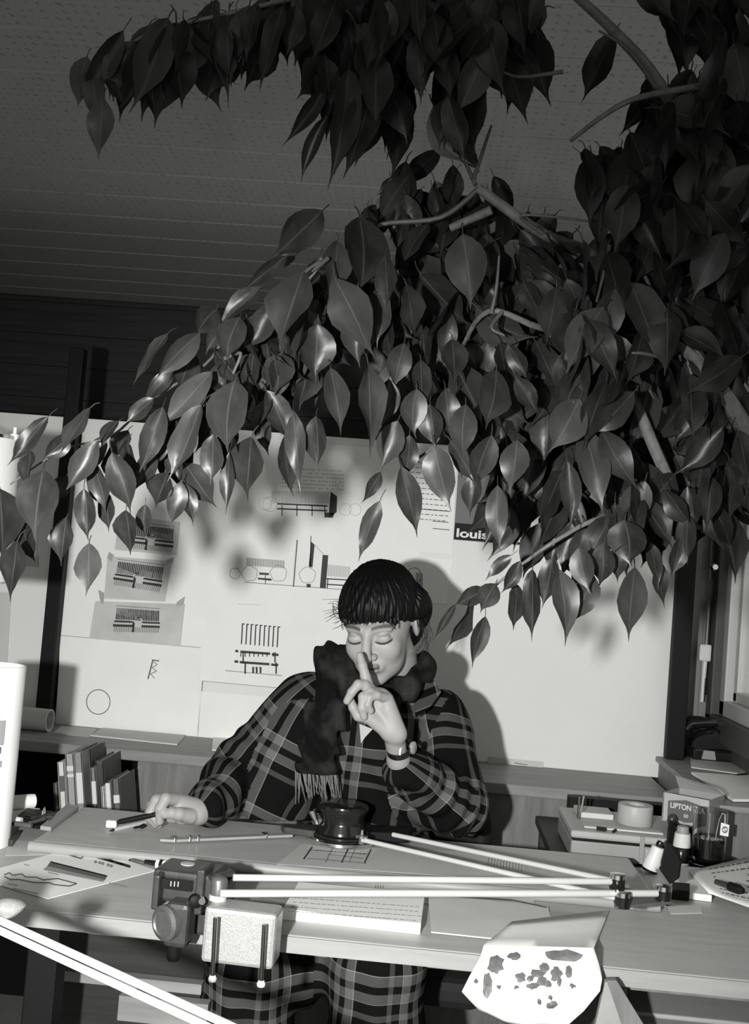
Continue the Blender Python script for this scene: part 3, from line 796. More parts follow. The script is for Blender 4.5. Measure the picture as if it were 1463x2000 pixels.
MB().tube([a, a.lerp(b, 0.15)], 0.003, 8).build('pen_tail', 'dark_metal', r3, smooth=True)
zb = ZD
o = MB().box(on(218, 1609, zb + 0.009), (0.021, 0.012, 0.014), 0.15).build('eraser', 'plastic_white', None, bevel=0.002)
tag(o, 'small white block eraser at the tip of the black marker', 'eraser')
r4 = empty('pencil', on(240, 1618, zb), 'pale pencil lying on the board in front of the eraser', 'pencil')
a, b = on(213, 1623, zb + 0.004), on(284, 1606, zb + 0.004)
MB().tube([a, a.lerp(b, 0.12)], [0.0006, 0.0035], 6).build('pencil_point', 'ink', r4)
MB().tube([a.lerp(b, 0.12), b], 0.0038, 6).build('pencil_shaft', 'paper_grey', r4)
o = MB().tube([on(262, 1617, zb + .003), on(272, 1615, zb + .003), on(280, 1610, zb + .005), on(285, 1613, zb + .003), on(276, 1617, zb + .003)], 0.002, 6).build('paper_clip', 'black')
tag(o, 'little dark bent wire clip beside the resting hand', 'clip')
# instrument case with loose tools at the left
ic = empty('instrument_case', on(110, 1610, zb), 'open dark instrument case with a flat lid at the left of the board', 'case')
MB().prism([on(78, 1621, zb + 0.001), on(99, 1624, zb + 0.001), on(154, 1581, zb + 0.001), on(131, 1577, zb + 0.001)], (0, 0, 0.008)).build('case_lid', 'plastic_grey', ic, bevel=0.001)
MB().prism([on(20, 1612, zb + 0.001), on(80, 1620, zb + 0.001), on(118, 1592, zb + 0.001), on(52, 1584, zb + 0.001)], (0, 0, 0.006)).build('case_tray', 'black', ic)
for i, (q0, q1, r, mt) in enumerate((((22, 1600), (42, 1603), .006, 'plastic_white'), ((30, 1609), (62, 1613), .005, 'cast_metal'), ((50, 1592), (96, 1602), .003, 'chrome'),
                              ((62, 1598), (106, 1590), .003, 'dark_metal'), ((58, 1608), (100, 1596), .004, 'cast_metal'))):
    o = MB().tube([on(*q0, zb + 0.011), on(*q1, zb + 0.011)], r, 8).build('drawing_tool', mt, None, smooth=True)
    tag(o, ['short white-ended pen in the open instrument case', 'stubby grey tool at the front of the instrument case', 'bright chrome compass leg across the case', 'dark divider crossing the compass leg in the case', 'grey handle lying along the case lid'][i], 'tool')
o = MB().tube([on(83, 1597, zb + .01), on(84, 1585, zb + .014), on(87, 1577, zb + .014), on(88, 1590, zb + .01)], 0.0018, 6).build('paper_clip', 'chrome')
tag(o, 'wire clip standing up among the drawing instruments', 'clip')
o = hollow_tube(on(-40, 1572, zb + 0.016), on(66, 1564, zb + 0.016), 0.014, 0.002, 'paper', 'paper_roll')
tag(o, 'short white paper roll lying at the far left corner of the board', 'paper roll')
o, k = flat_sheet([(-10, 1592), (40, 1596), (78, 1580), (30, 1574)], zb + 0.0005, 'paper_sheet', 'paper', 'scrap of white paper under the short roll', 'paper')
o = MB().prism([on(14, 1652, ZT + .001), on(24, 1654, ZT + .001), on(38, 1634, ZT + .001), on(33, 1632, ZT + .001)], (0, 0, 0.012)).build('eraser_knife', 'dark_metal')
tag(o, 'small dark wedge at the foot of the tall white roll', 'tool')

# tall white roll standing at the left edge
c = atz(-44, 1648, ZT); rr = 0.057
top = atd(-16, 1300, 2.08)
ro = empty('paper_roll', (c.x, c.y, ZT), 'tall bright white paper roll standing upright at the left edge', 'paper roll')
m = MB(); m.lathe([(rr - 0.003, 0.0), (rr, 0.0), (rr, top.z - ZT), (rr - 0.003, top.z - ZT), (rr - 0.003, 0.0)], (c.x, c.y, ZT + 0.0005), (0, 0, 1), 40, cap=False)
m.build('roll_body', 'paper', ro, smooth=True)
for (a0, z0, w, h, mt) in ((-0.98, 0.19, 0.30, 0.045, 'ink_pale'), (-0.95, 0.175, 0.2, 0.012, 'ink_mid'), (-0.93, 0.20, 0.06, 0.02, 'ink_mid'), (-0.98, 0.15, 0.3, 0.012, 'ink_pale')):
    m = MB()
    for t in range(5):
        a = a0 + w * t / 4
        for zz_ in (z0, z0 + h): m.v.append(Vector((c.x + (rr + 0.0006) * math.cos(a), c.y + (rr + 0.0006) * math.sin(a), ZT + zz_)))
    for t in range(4): m.f.append((2 * t, 2 * t + 2, 2 * t + 3, 2 * t + 1))
    m.build('printed_mark', mt, ro)

# cylindrical lamp at the upper left
lc = atd(-26, 850, 2.0)
lm = empty('desk_lamp', (lc.x - 0.18, lc.y + 0.05, ZT), 'white cylindrical lamp head with a small knob at the left edge', 'lamp')
lr = 0.060
MB().lathe([(lr * 0.9, 0), (lr, 0.004), (lr, 0.26), (lr - 0.003, 0.26), (lr - 0.004, 0.235), (0.01, 0.235)], (lc.x, lc.y, lc.z - 0.26), (0, 0, 1), 40, cap=False).build('lamp_shade', 'plastic_white', lm, smooth=True)
MB().lathe([(lr + 0.0012, 0), (lr + 0.0012, 0.006)], (lc.x, lc.y, lc.z - 0.006), (0, 0, 1), 40, cap=False).build('shade_rim', 'chrome', lm, smooth=True)
kb = atd(31, 848, 1.98)
MB().lathe([(0.008, 0), (0.008, 0.010), (0.0035, 0.011), (0.0035, 0.022)], (kb.x - 0.004, lc.y - 0.012, lc.z - 0.006), (0, 0, 1), 14).build('knob', 'plastic_white', lm, smooth=True)
MB().tube([(lc.x - 0.02, lc.y, lc.z - 0.03), (lc.x - 0.12, lc.y + 0.04, lc.z + 0.02), (lc.x - 0.18, lc.y + 0.05, 1.0), (lc.x - 0.18, lc.y + 0.05, ZT + 0.02)], 0.008, 10).build('lamp_arm', 'dark_metal', lm, smooth=True)
MB().lathe([(0.07, 0), (0.07, 0.012), (0.02, 0.022), (0.012, 0.03)], (lc.x - 0.18, lc.y + 0.05, ZT + 0.0005), (0, 0, 1), 28).build('lamp_base', 'dark_metal', lm, smooth=True)

# ------------------------------------------------------------------ drafting machine
dm = empty('drafting_machine', atd(375, 1760, 1.70), 'drafting machine clamped to the table edge, with long white double arms', 'drafting machine')
def wb_(x, y, d, w, dep, h, name, mt, parent, bevel=0.004, rz=0.0):
    return MB().box(atd(x, y, d), (w, dep, h), rz).build(name, mt, parent, bevel=bevel)
cl = wb_(372, 1722, 1.69, 0.095, 0.075, 0.046, 'clamp_body', 'dark_metal', dm, 0.006, -0.1)
wb_(345, 1727, 1.645, 0.046, 0.012, 0.014, 'clamp_slot', 'black_gloss', cl, 0.001, -0.1)
for i_ in range(4):
    wb_(334 + i_ * 7, 1726 + i_ * .5, 1.6385, 0.0012, 0.001, 0.007, 'scale_tick', 'label_light', cl, 0, -0.1)
wb_(398, 1735, 1.66, 0.012, 0.05, 0.065, 'clamp_cheek', 'dark_metal', cl, 0.003, -0.1)
wb_(314, 1735, 1.66, 0.010, 0.05, 0.050, 'clamp_cheek', 'dark_metal', cl, 0.003, -0.1)
wb_(420, 1765, 1.70, 0.050, 0.05, 0.085, 'bracket', 'dark_metal', dm, 0.006, -0.1)
lj = wb_(352, 1800, 1.64, 0.036, 0.045, 0.064, 'lower_jaw', 'dark_metal', dm, 0.008, -0.1)
cc = atd(332, 1800, 1.63)
MB().lathe([(0.025, 0), (0.025, 0.012), (0.019, 0.015), (0.017, 0.013)], cc, (-0.55, -0.83, 0), 24).build('jaw_disc', 'cast_metal', lj, smooth=True)
cc = atd(342, 1834, 1.64)
MB().lathe([(0.009, -0.030), (0.010, -0.026), (0.010, 0), (0.006, 0.0), (0.006, 0.02)], cc, (0, 0, 1), 16).build('clamp_screw', 'black_gloss', dm, smooth=True)
cc = atd(380, 1757, 1.63)
MB().lathe([(0.009, 0), (0.009, 0.012), (0.006, 0.014)], cc, (0.3, -0.95, 0), 14).build('lock_knob', 'black', dm, smooth=True)
cc = atd(393, 1756, 1.63)
MB().lathe([(0.005, 0), (0.005, 0.012)], cc, (0.3, -0.95, 0), 12).build('bolt', 'chrome', dm, smooth=True)
cc = atd(366, 1694, 1.70)
MB().lathe([(0.004, -0.012), (0.004, 0), (0.011, 0.0), (0.011, 0.006), (0.004, 0.007)], cc, (0, 0, 1), 14).build('wing_screw', 'plastic_light', dm, smooth=True)
MB().prism([atd(x, y, d) for x, y, d in ((340, 1700, 1.72), (430, 1692, 1.78), (460, 1712, 1.70), (415, 1722, 1.64))], (0, 0, 0.008)).build('top_plate', 'dark_metal', dm, bevel=0.002)
cc = atd(427, 1737, 1.645)
MB().lathe([(0.0125, -0.006), (0.0125, 0.013), (0.010, 0.018), (0.005, 0.020)], cc, (0, 0, 1), 24).build('pivot_cap', 'cast_metal', dm, smooth=True)
MB().lathe([(0.013, 0), (0.013, 0.008)], cc - Vector((0, 0, 0.015)), (0, 0, 1), 24).build('pivot_ring', 'rod_white', dm, smooth=True)
E1, E2, E3 = atd(1206, 1722, 1.82), atd(1216, 1757, 1.78), atd(1296, 1745, 1.81)
MB().tube([atd(455, 1714, 1.67), E1], 0.0052, 10).build('upper_arm_rod', 'rod_white', dm, smooth=True)
MB().tube([atd(430, 1745, 1.63), E3], 0.0056, 10).build('lower_arm_rod', 'rod_white', dm, smooth=True)
for e in (E1, E2, E3):
    p_ = MB().lathe([(0.0125, -0.012), (0.0125, 0.004), (0.010, 0.005)], e, (0, 0, 1), 20).build('elbow_disc', 'black_gloss', dm, smooth=True)
    MB().lathe([(0.0128, 0.005), (0.0128, 0.012), (0.006, 0.013)], e, (0, 0, 1), 20).build('disc_cap', 'chrome', p_, smooth=True)
MB().prism([E1 + Vector((-.012, .0, -.013)), E2 + Vector((-.012, -.012, -.013)), E3 + Vector((.012, -.01, -.013)), E3 + Vector((.012, .012, -.013)), E1 + Vector((0, .014, -.013))], (0, 0, 0.004)).build('elbow_plate', 'cast_metal', dm, bevel=0.001)
H1, H2 = atd(706, 1640, 2.10), atd(768, 1630, 2.16)
MB().tube([H1, E2], 0.0045, 10).build('fore_arm_rod', 'rod_white', dm, smooth=True)
MB().tube([H2, E1], 0.0045, 10).build('fore_arm_rod', 'rod_white', dm, smooth=True)
hc = atz(664, 1650, ZD + 0.002); hc = Vector((hc.x, hc.y + 0.03, ZD + 0.0035))
MB().lathe([(0.068, 0), (0.072, 0.002), (0.072, 0.008), (0.066, 0.010), (0.03, 0.011)], hc, (0, 0, 1), 48).build('protractor_disc', 'chrome', dm, smooth=True)
MB().lathe([(0.058, 0.011), (0.058, 0.015), (0.05, 0.017)], hc, (0, 0, 1), 40).build('index_ring', 'black_gloss', dm, smooth=True)
kn = MB().lathe([(0.049, 0.016), (0.048, 0.024), (0.042, 0.034), (0.041, 0.044), (0.046, 0.056), (0.050, 0.064), (0.048, 0.071), (0.038, 0.075), (0.012, 0.076)], hc, (0, 0, 1), 48).build('hand_knob', 'black_gloss', dm, smooth=True)
MB().lathe([(0.005, 0), (0.005, 0.012), (0.012, 0.012), (0.012, 0.016), (0.003, 0.017), (0.002, 0.026)], H1 - Vector((0, 0, 0.008)), (0, 0, 1), 14).build('arm_joint', 'chrome', dm, smooth=True)
MB().tube([hc + Vector((-.05, -.01, .03)), hc + Vector((-.062, -.01, .055))], [0.004, 0.009], 12).build('release_lever', 'chrome', dm, smooth=True)
MB().prism([hc + Vector((.05, -.02, .006)), hc + Vector((.13, .0, .006)), hc + Vector((.14, .06, .006)), hc + Vector((.04, .05, .006))], (0, 0, 0.02)).build('arm_carrier', 'black', dm, bevel=0.003)
MB().prism([hc + Vector((-.05, -.02, .004)), hc + Vector((-.115, -.01, .004)), hc + Vector((-.125, .02, .004)), hc + Vector((-.05, .04, .004))], (0, 0, 0.014)).build('ruler_chuck', 'dark_metal', dm, bevel=0.003)
ra, rb = on(312, 1644, ZD + 0.004), hc + Vector((-.10, -.005, .002)); rb.z = ZD + 0.004
dirv = (rb - ra).normalized(); nv = Vector((-dirv.y, dirv.x, 0))
MB().prism([ra, ra + dirv * 0.025 - nv * 0.010, rb - nv * 0.010, rb + nv * 0.010, ra + dirv * 0.025 + nv * 0.010], (0, 0, 0.005)).build('ruler', 'plastic_grey', dm, bevel=0.001)
for u in (0.09, 0.2, 0.26, 0.78):
    p = ra.lerp(rb, u); MB().prism([p - nv * 0.011, p - nv * 0.011 + dirv * 0.005, p + nv * 0.011 + dirv * 0.005, p + nv * 0.011], (0, 0, 0.008)).build('ruler_stud', 'chrome', dm, bevel=0.001)
# counterweight on the clamp
cw = atd(474, 1822, 1.625)
MB().box(cw, (0.105, 0.055, 0.078), -0.06).build('counterweight', 'silver', dm, bevel=0.006)
for (x, y0, y1) in ((421, 1792, 1912), (516, 1806, 1922)):
    a, b = atd(x, y0, 1.575), atd(x - 6, y1, 1.575)
    q = MB().tube([a, b], 0.0032, 10).build('guide_rod', 'chrome', dm, smooth=True)
    MB().lathe([(0.002, -0.005), (0.0055, -0.003), (0.0062, 0.001), (0.004, 0.005)], b, (0, 0, 1), 12).build('rod_end', 'plastic_white', q, smooth=True)

# second drafting machine arm in the foreground
d2 = empty('drafting_machine', (-0.62, 1.2, 0.0), 'foreground pair of white drafting arm rods crossing the lower left corner', 'drafting machine')
a, b = atd(-90, 1757, 1.22), atd(470, 2013, 1.10)
MB().tube([a, b], 0.0043, 12).build('arm_rod', 'rod_white', d2, smooth=True)
a2, b2 = atd(-90, 1776, 1.20), atd(450, 2026, 1.085)
MB().tube([a2, b2], 0.0040, 12).build('arm_rod', 'rod_white', d2, smooth=True)
cc = atd(16, 1796, 1.20)
MB().lathe([(0.004, -0.010), (0.010, -0.006), (0.016, 0.0), (0.017, 0.003), (0.012, 0.007), (0.003, 0.009)], cc + Vector((0, 0, 0.012)), (0, 0, 1), 20).build('pivot_screw', 'silver', d2, smooth=True)
MB().lathe([(0.009, 0), (0.009, a2.z - 0.02)], (a.x - 0.02, a.y, 0.0), (0, 0, 1), 14).lathe([(0.12, 0), (0.12, 0.02), (0.02, 0.03)], (a.x - 0.02, a.y, 0.0), (0, 0, 1), 24).build('stand', 'dark_metal', d2, smooth=True)
MB().box(a.lerp(a2, 0.5) + Vector((-0.02, 0, 0)), (0.05, 0.04, 0.05)).build('stand_clamp', 'dark_metal', d2, bevel=0.004)

# ------------------------------------------------------------------ right-hand side
# radiator casing along the window wall
cs = empty('window_bench', (0.82, 3.0, 0), 'long pale-topped bench running under the window', 'bench')
MB().span((0.672, 2.58, 0.0), (XR - 0.035, 3.44, 0.835)).build('bench_body', 'wood_panel', cs, bevel=0.004)
MB().span((0.662, 2.57, 0.835), (XR - 0.035, 3.445, 0.850)).build('bench_top', 'wood_ledge', cs, bevel=0.003)
# papers on the bench
def bench_sheet(q, z, label, mt, th=0.003):
    o = MB().prism([atz(x, y, z) for x, y in q], (0, 0, th)).build('paper_sheet', mt); tag(o, label, 'paper'); return o
bench_sheet([(1346, 1466), (1400, 1464), (1470, 1506), (1440, 1512), (1350, 1500)], 0.851, 'grey sheet on the window bench below the black telephone', 'paper_grey')
bench_sheet([(1350, 1512), (1440, 1519), (1475, 1518), (1478, 1566), (1432, 1566)], 0.852, 'bright paper with a curled edge on the window bench', 'paper', 0.006)
# telephone on the bench
ph = empty('telephone', atd(1392, 1455, 3.24), 'glossy black telephone on the bench beside the window', 'telephone')
pc = atd(1392, 1440, 3.24); pc.z = 0.8515
MB().prism([pc + Vector((-.075, -.09, 0)), pc + Vector((.075, -.09, 0)), pc + Vector((.075, .09, 0)), pc + Vector((-.075, .09, 0))], (0, 0, 0.035)).build('phone_base', 'black_gloss', ph, bevel=0.008)
m = MB(); 
for i in range(13):
    t = PI * i / 12; x = -0.078 * math.cos(t); zz_ = 0.035 + 0.052 * math.sin(t) ** 0.8
    for (dy, s_) in ((-0.075, 0.8), (-0.06, 1), (0.06, 1), (0.075, 0.8)): m.v.append(pc + Vector((x * (0.85 + 0.15 * s_), dy, 0.035 + (zz_ - 0.035) * s_)))
for i in range(12):
    for j in range(3): a = i * 4 + j; m.f.append((a, a + 1, a + 5, a + 4))
m.f.append(tuple(i * 4 for i in range(12, -1, -1))); m.f.append(tuple(i * 4 + 3 for i in range(13)))
m.build('phone_shell', 'black_gloss', ph, smooth=True)
hz = pc.z + 0.098
MB().tube([(pc.x - .085, pc.y - .03, hz - .02), (pc.x - .07, pc.y - .03, hz), (pc.x, pc.y - .03, hz + .006), (pc.x + .07, pc.y - .03, hz), (pc.x + .085, pc.y - .03, hz - .02)], [0.022, 0.02, 0.013, 0.02, 0.022], 12).build('handset', 'black_gloss', ph, smooth=True)
MB().prism([pc + Vector((-.05, -.0905, .006)), pc + Vector((-.01, -.0905, .006)), pc + Vector((-.015, -.0905, .03)), pc + Vector((-.045, -.0905, .03))], (0, -0.002, 0)).build('phone_plate', 'plastic_grey', ph)

# side table behind the right end of the drafting table
st = empty('side_table', (0.62, 2.62, 0), 'low side table behind the right end carrying the grey case', 'side table')
SZ = 0.725
MB().span((0.30, 2.44, SZ - 0.02), (0.654, 2.90, SZ)).build('side_top', 'wood_dark', st, bevel=0.002)
for x in (0.31, 0.61):
    for yv in (2.46, 2.85): MB().span((x, yv, 0), (x + 0.035, yv + 0.035, SZ - 0.02)).build('leg', 'wood_dark', st)
# grey equipment case
gx0 = 0.335; gx1 = 0.588; gy0 = 2.47; gy1 = 2.72
gc = empty('equipment_case', (0.46, 2.6, SZ), 'low grey two-part equipment case with odds and ends on its lid', 'case')
MB().span((gx0, gy0, SZ + 0.001), (gx1, gy1, SZ + 0.042)).build('case_body', 'plastic_grey', gc, bevel=0.006)
MB().span((gx0 - 0.002, gy0 - 0.002, SZ + 0.045), (gx1 + 0.002, gy1 + 0.002, SZ + 0.062)).build('case_lid', 'plastic_light', gc, bevel=0.006)
MB().span((gx0 + 0.003, gy0 + 0.001, SZ + 0.040), (gx1 - 0.003, gy1 - 0.003, SZ + 0.047)).build('case_seam', 'black', gc)
MB().span((gx0 + 0.145, gy0 - 0.004, SZ + 0.004), (gx0 + 0.155, gy0 + 0.002, SZ + 0.062)).build('case_rib', 'plastic_grey', gc, bevel=0.001)
MB().span((gx0 + 0.158, gy0 - 0.003, SZ + 0.006), (gx0 + 0.235, gy0 + 0.002, SZ + 0.036)).build('case_panel', 'plastic_light', gc, bevel=0.001)
gz = SZ + 0.0625
o = MB().lathe([(0.022, 0), (0.038, 0), (0.039, 0.002), (0.039, 0.041), (0.038, 0.043), (0.022, 0.043), (0.022, 0)], (gx0 + 0.155, gy0 + 0.125, gz), (0, 0, 1), 32, cap=False).build('tape_roll', 'plastic_light', None, smooth=True)
tag(o, 'wide pale roll of tape standing on the grey case', 'tape roll')
o = MB().span((gx0 + 0.03, gy0 + 0.14, gz), (gx0 + 0.11, gy0 + 0.22, gz + 0.012)).build('notepad', 'paper_grey', None, bevel=0.001); tag(o, 'small pale notepad on the grey case left of the tape', 'notepad')
o = MB().span((gx0 + 0.03, gy0 + 0.03, gz), (gx0 + 0.20, gy0 + 0.06, gz + 0.004)).build('ruler', 'paper_grey', None, bevel=0.001); tag(o, 'pale ruler lying along the front of the grey case lid', 'ruler')
o = MB().tube([(gx0 + 0.055, gy0 + 0.02, gz + .004), (gx0 + 0.075, gy0 + 0.015, gz + .004)], 0.004, 8).build('pencil_stub', 'black', None, smooth=True); tag(o, 'short black stub at the left front of the grey case', 'pencil')
o = MB().tube([(gx0 + 0.088, gy0 + 0.004, gz + .003), (gx0 + 0.096, gy0 + 0.022, gz + .003)], 0.003, 8).build('pencil_stub', 'black', None, smooth=True); tag(o, 'second black stub pointing at the tape roll', 'pencil')
o = MB().lathe([(0.009, 0), (0.009, 0.012), (0.006, 0.013), (0.006, 0.018), (0.011, 0.026), (0.010, 0.036), (0.004, 0.042)], (gx0 + 0.222, gy0 + 0.055, gz), (0, 0, 1), 16).build('hand_stamp', 'dark_metal', None, smooth=True); tag(o, 'small dark rubber stamp at the right of the tape roll', 'stamp')
o = MB().tube([(gx0 + 0.025, gy0 + 0.10, gz + .003), (gx0 + 0.025, gy0 + 0.10, gz + .05), (gx0 + 0.035, gy0 + 0.10, gz + .056), (gx0 + 0.03, gy0 + 0.098, gz + .02)], 0.0025, 8).build('wire_holder', 'chrome', None, smooth=True); tag(o, 'upright wire holder at the left of the grey case', 'holder')
o = MB().span((gx0 + 0.03, gy1 + 0.06, SZ + 0.001), (gx0 + 0.30, gy1 + 0.10, SZ + 0.075)).build('box_file', 'black', None, bevel=0.003); tag(o, 'long black box behind the grey case and the tape', 'box')
# tea box
tc_ = empty('tea_box', atd(1335, 1600, 2.52), 'open cardboard tea box with a printed label behind the glass', 'box')
tz0 = gz
q0 = atd(1292, 1602, 2.50); q1 = atd(1384, 1618, 2.44)
ex = Vector((q1.x - q0.x, q1.y - q0.y, 0)); bw = ex.length; ex.normalize(); ey = Vector((-ex.y, ex.x, 0))
base = Vector((q0.x, q0.y, q0.z)); bh = 0.062; bd = 0.10
B = lambda u, v, w: base + ex * u + ey * v + Vector((0, 0, w))
MB().prism([B(0, 0, 0), B(bw, 0, 0), B(bw, bd, 0), B(0, bd, 0)], (0, 0, 0.003)).build('box_bottom', 'tin', tc_)
MB().prism([B(0, 0, 0.003), B(bw, 0, 0.003), B(bw, 0, bh), B(0, 0, bh)], ey * 0.003).build('box_front', 'plastic_light', tc_)
MB().prism([B(0, bd, 0.003), B(bw, bd, 0.003), B(bw, bd, bh), B(0, bd, bh)], -ey * 0.003).build('box_back', 'tin', tc_)
for u in (0, bw - 0.003): MB().prism([B(u, 0, 0.003), B(u, bd, 0.003), B(u, bd, bh), B(u, 0, bh)], ex * 0.003).build('box_side', 'tin', tc_)
MB().prism([B(0, bd, bh), B(bw, bd, bh), B(bw, bd + 0.0, bh + 0.004), B(bw * 0.85, bd * 0.75, bh + 0.018), B(0.0, bd * 0.7, bh + 0.030)], ey * 0.003).build('box_flap', 'plastic_light', tc_)
MB().prism([B(bw * .12, -.0008, bh * .18), B(bw * .5, -.0008, bh * .08), B(bw * .95, -.0008, bh * .18), B(bw * .95, -.0008, bh * .72), B(bw * .5, -.0008, bh * .86), B(bw * .12, -.0008, bh * .74)], ey * 0.0006).build('printed_label', 'label_dark', tc_)
Mx = frame_M(B(bw * .17, -.0016, bh * .52), ex, (0, 0, 1))
text_mesh('LIPTON TEA', 0.016, 'label_light', 'lettering', tc_, Mx, 1.0, 0.0004, bw * 0.72)
Mx = frame_M(B(bw * .47, -.0016, bh * .26), ex, (0, 0, 1))
text_mesh('50', 0.010, 'label_light', 'lettering', tc_, Mx, 1.0, 0.0002)
# support crate under the tea box so that it stands
cr = MB().span((gx1 + 0.004, min(q0.y, q1.y) + 0.0, SZ + 0.001), (0.652, q0.y + 0.11, q0.z - 0.0005)).build('carton', 'black', None, bevel=0.002); tag(cr, 'dark carton on the side table that carries the tea box', 'box')

# glass of tea on a saucer
gl = atz(1384, 1690, ZT); g0 = Vector((gl.x, gl.y + 0.01, ZT + 0.0008))
sx = empty('saucer', g0, 'clear glass saucer under the tea glass', 'saucer')
MB().lathe([(0.001, 0.003), (0.03, 0.002), (0.034, 0.0), (0.036, 0.0), (0.040, 0.006), (0.052, 0.012), (0.053, 0.014), (0.040, 0.009), (0.03, 0.006), (0.001, 0.006)], g0, (0, 0, 1), 36, cap=False).build('saucer_dish', 'glass', sx, smooth=True)
G0 = g0 + Vector((0, 0, 0.0075)); GH = 0.105; GR = 0.034
tg = empty('tea_glass', G0, 'tall tea glass half full of dark tea, with a tag hanging inside', 'glass')
MB().lathe([(0.001, 0.0), (GR * 0.9, 0.0), (GR, 0.004), (GR + 0.002, GH), (GR, GH), (GR - 0.0025, 0.008), (0.001, 0.008)], G0, (0, 0, 1), 40, cap=False).build('glass_wall', 'glass', tg, smooth=True)
MB().lathe([(0.001, 0.0084), (GR - 0.0029, 0.0084), (GR - 0.0026, 0.047), (0.001, 0.047)], G0, (0, 0, 1), 40, cap=False).build('tea', 'tea', tg, smooth=True)
random.seed(5)
m = MB()
for i in range(34):
    a = random.uniform(0, 2 * PI); r = math.sqrt(random.random()) * (GR - 0.006); rr_ = random.uniform(0.0016, 0.0036)
    m.lathe([(0.0003, -rr_ * .4), (rr_, 0), (rr_ * .7, rr_ * .7), (0.0003, rr_)], G0 + Vector((r * math.cos(a), r * math.sin(a), 0.0478)), (0, 0, 1), 8, cap=False)
o = m.build('bubbles', 'foam', tg, smooth=True); o['kind'] = 'stuff'
tp = G0 + Vector((0.012, -GR - 0.0035, 0.062))
tgq = MB().prism([tp, tp + Vector((.018, .002, -.002)), tp + Vector((.019, .002, .022)), tp + Vector((.001, 0, .026))], (0, -0.0006, 0)).build('tea_tag', 'paper', tg)
k = Ink(lambda u, v: tp + Vector((.0095 + u, -.0012 + .001 * u, .012 + v)))
for t in range(14):
    a, b = 2 * PI * t / 14, 2 * PI * (t + 1) / 14
    k.mb('ink_mid').add([tp + Vector((.0095 + .006 * math.cos(a), .0, .012 + .007 * math.sin(a))) - Vector((0, .0012, 0)), tp + Vector((.0095 + .006 * math.cos(b), -.0012, .012 + .007 * math.sin(b))), tp + Vector((.0095 + .0045 * math.cos(b), -.0012, .012 + .0053 * math.sin(b))), tp + Vector((.0095 + .0045 * math.cos(a), -.0012, .012 + .0053 * math.sin(a)))], [(0, 1, 2, 3)])
sp = [(.0035, .0035), (0, .0048), (-.0032, .003), (0, 0), (.0032, -.003), (0, -.0048), (-.0035, -.0035)]
for a, b in zip(sp, sp[1:]):
    pa, pb = [tp + Vector((.0095 + q[0], -.0012, .012 + q[1])) for q in (a, b)]
    n_ = Vector((-(pb - pa).z, 0, (pb - pa).x)).normalized() * 0.0006
    k.mb('ink_mid').add([pa - n_, pb - n_, pb + n_, pa + n_], [(0, 1, 2, 3)])
for t_, m in k.m.items(): m.build('tag_emblem', t_, tg)['kind'] = 'stuff'
MB().tube([tp + Vector((.009, -.0005, .024)), tp + Vector((.008, -.001, .043)), tp + Vector((.004, .006, .0445)), tp + Vector((.0, .012, .03)), tp + Vector((-.004, .02, -.014))], 0.0007, 6).build('tag_string', 'paper', tg)

# correction-fluid bottle, ink bottle, black stand, note block
bt = empty('white_bottle', on(1272, 1705, ZT), 'small leaning white bottle with a black cap and foot', 'bottle')
b0 = on(1268, 1703, ZT + 0.001); axv = (atd(1292, 1642, proj(b0)[2]) - b0).normalized()
MB().lathe([(0.0165, 0), (0.017, 0.005)], b0 + Vector((0, 0, .002)), axv, 24).build('bottle_foot', 'black', bt, smooth=True)
MB().lathe([(0.0165, 0.005), (0.0168, 0.02), (0.0145, 0.034), (0.0135, 0.048), (0.012, 0.052), (0.005, 0.053)], b0 + Vector((0, 0, .002)), axv, 24).build('bottle_body', 'plastic_white', bt, smooth=True)
MB().lathe([(0.007, 0.053), (0.0075, 0.058), (0.006, 0.064), (0.002, 0.065)], b0 + Vector((0, 0, .002)), axv, 16).build('bottle_cap', 'black_gloss', bt, smooth=True)
bs = empty('black_stand', on(1310, 1722, ZT), 'black upright plate with a chrome foot, beside the small white bottle', 'stand')
dS = 1.98
MB().prism([atd(x, y, dS) for x, y in ((1300, 1644), (1312, 1652), (1326, 1672), (1330, 1684), (1326, 1716), (1308, 1728), (1292, 1706), (1290, 1684))], (0.004, 0.010, 0)).build('stand_plate', 'black', bs, bevel=0.002)
MB().prism([atd(x, y, dS - 0.012) for x, y in ((1278, 1698), (1288, 1696), (1310, 1728), (1304, 1730))], (0.004, 0.014, 0)).build('stand_foot', 'chrome', bs, bevel=0.001)
ib = empty('ink_bottle', on(1334, 1690, ZT), 'squat ink bottle with a pale label between the black stand and the glass', 'bottle')
i0 = on(1336, 1690, ZT + 0.001) + Vector((0, 0.03, 0))
MB().lathe([(0.017, 0), (0.018, 0.004), (0.018, 0.030), (0.012, 0.036), (0.010, 0.036)], i0, (0, 0, 1), 20).build('bottle_body', 'black_gloss', ib, smooth=True)
MB().lathe([(0.0184, 0.032), (0.0184, 0.036), (0.016, 0.060), (0.0158, 0.060)], i0, (0, 0, 1), 20, cap=False).build('bottle_label', 'label_light', ib, smooth=True)
MB().lathe([(0.012, 0.036), (0.013, 0.062), (0.012, 0.074), (0.003, 0.076)], i0, (0, 0, 1), 16).build('bottle_cap', 'plastic_grey', ib, smooth=True)
o = MB().prism([i0 + Vector((-.030, .012, 0)), i0 + Vector((-.012, .016, 0)), i0 + Vector((-.012, .016, .078)), i0 + Vector((-.026, .012, .08))], (0, 0.012, 0)).build('ink_box', 'black', None, bevel=0.002); tag(o, 'narrow dark box standing behind the ink bottle', 'box')
nb = empty('note_block', on(1345, 1750, ZT), 'white note block with a black square at its front', 'note block')
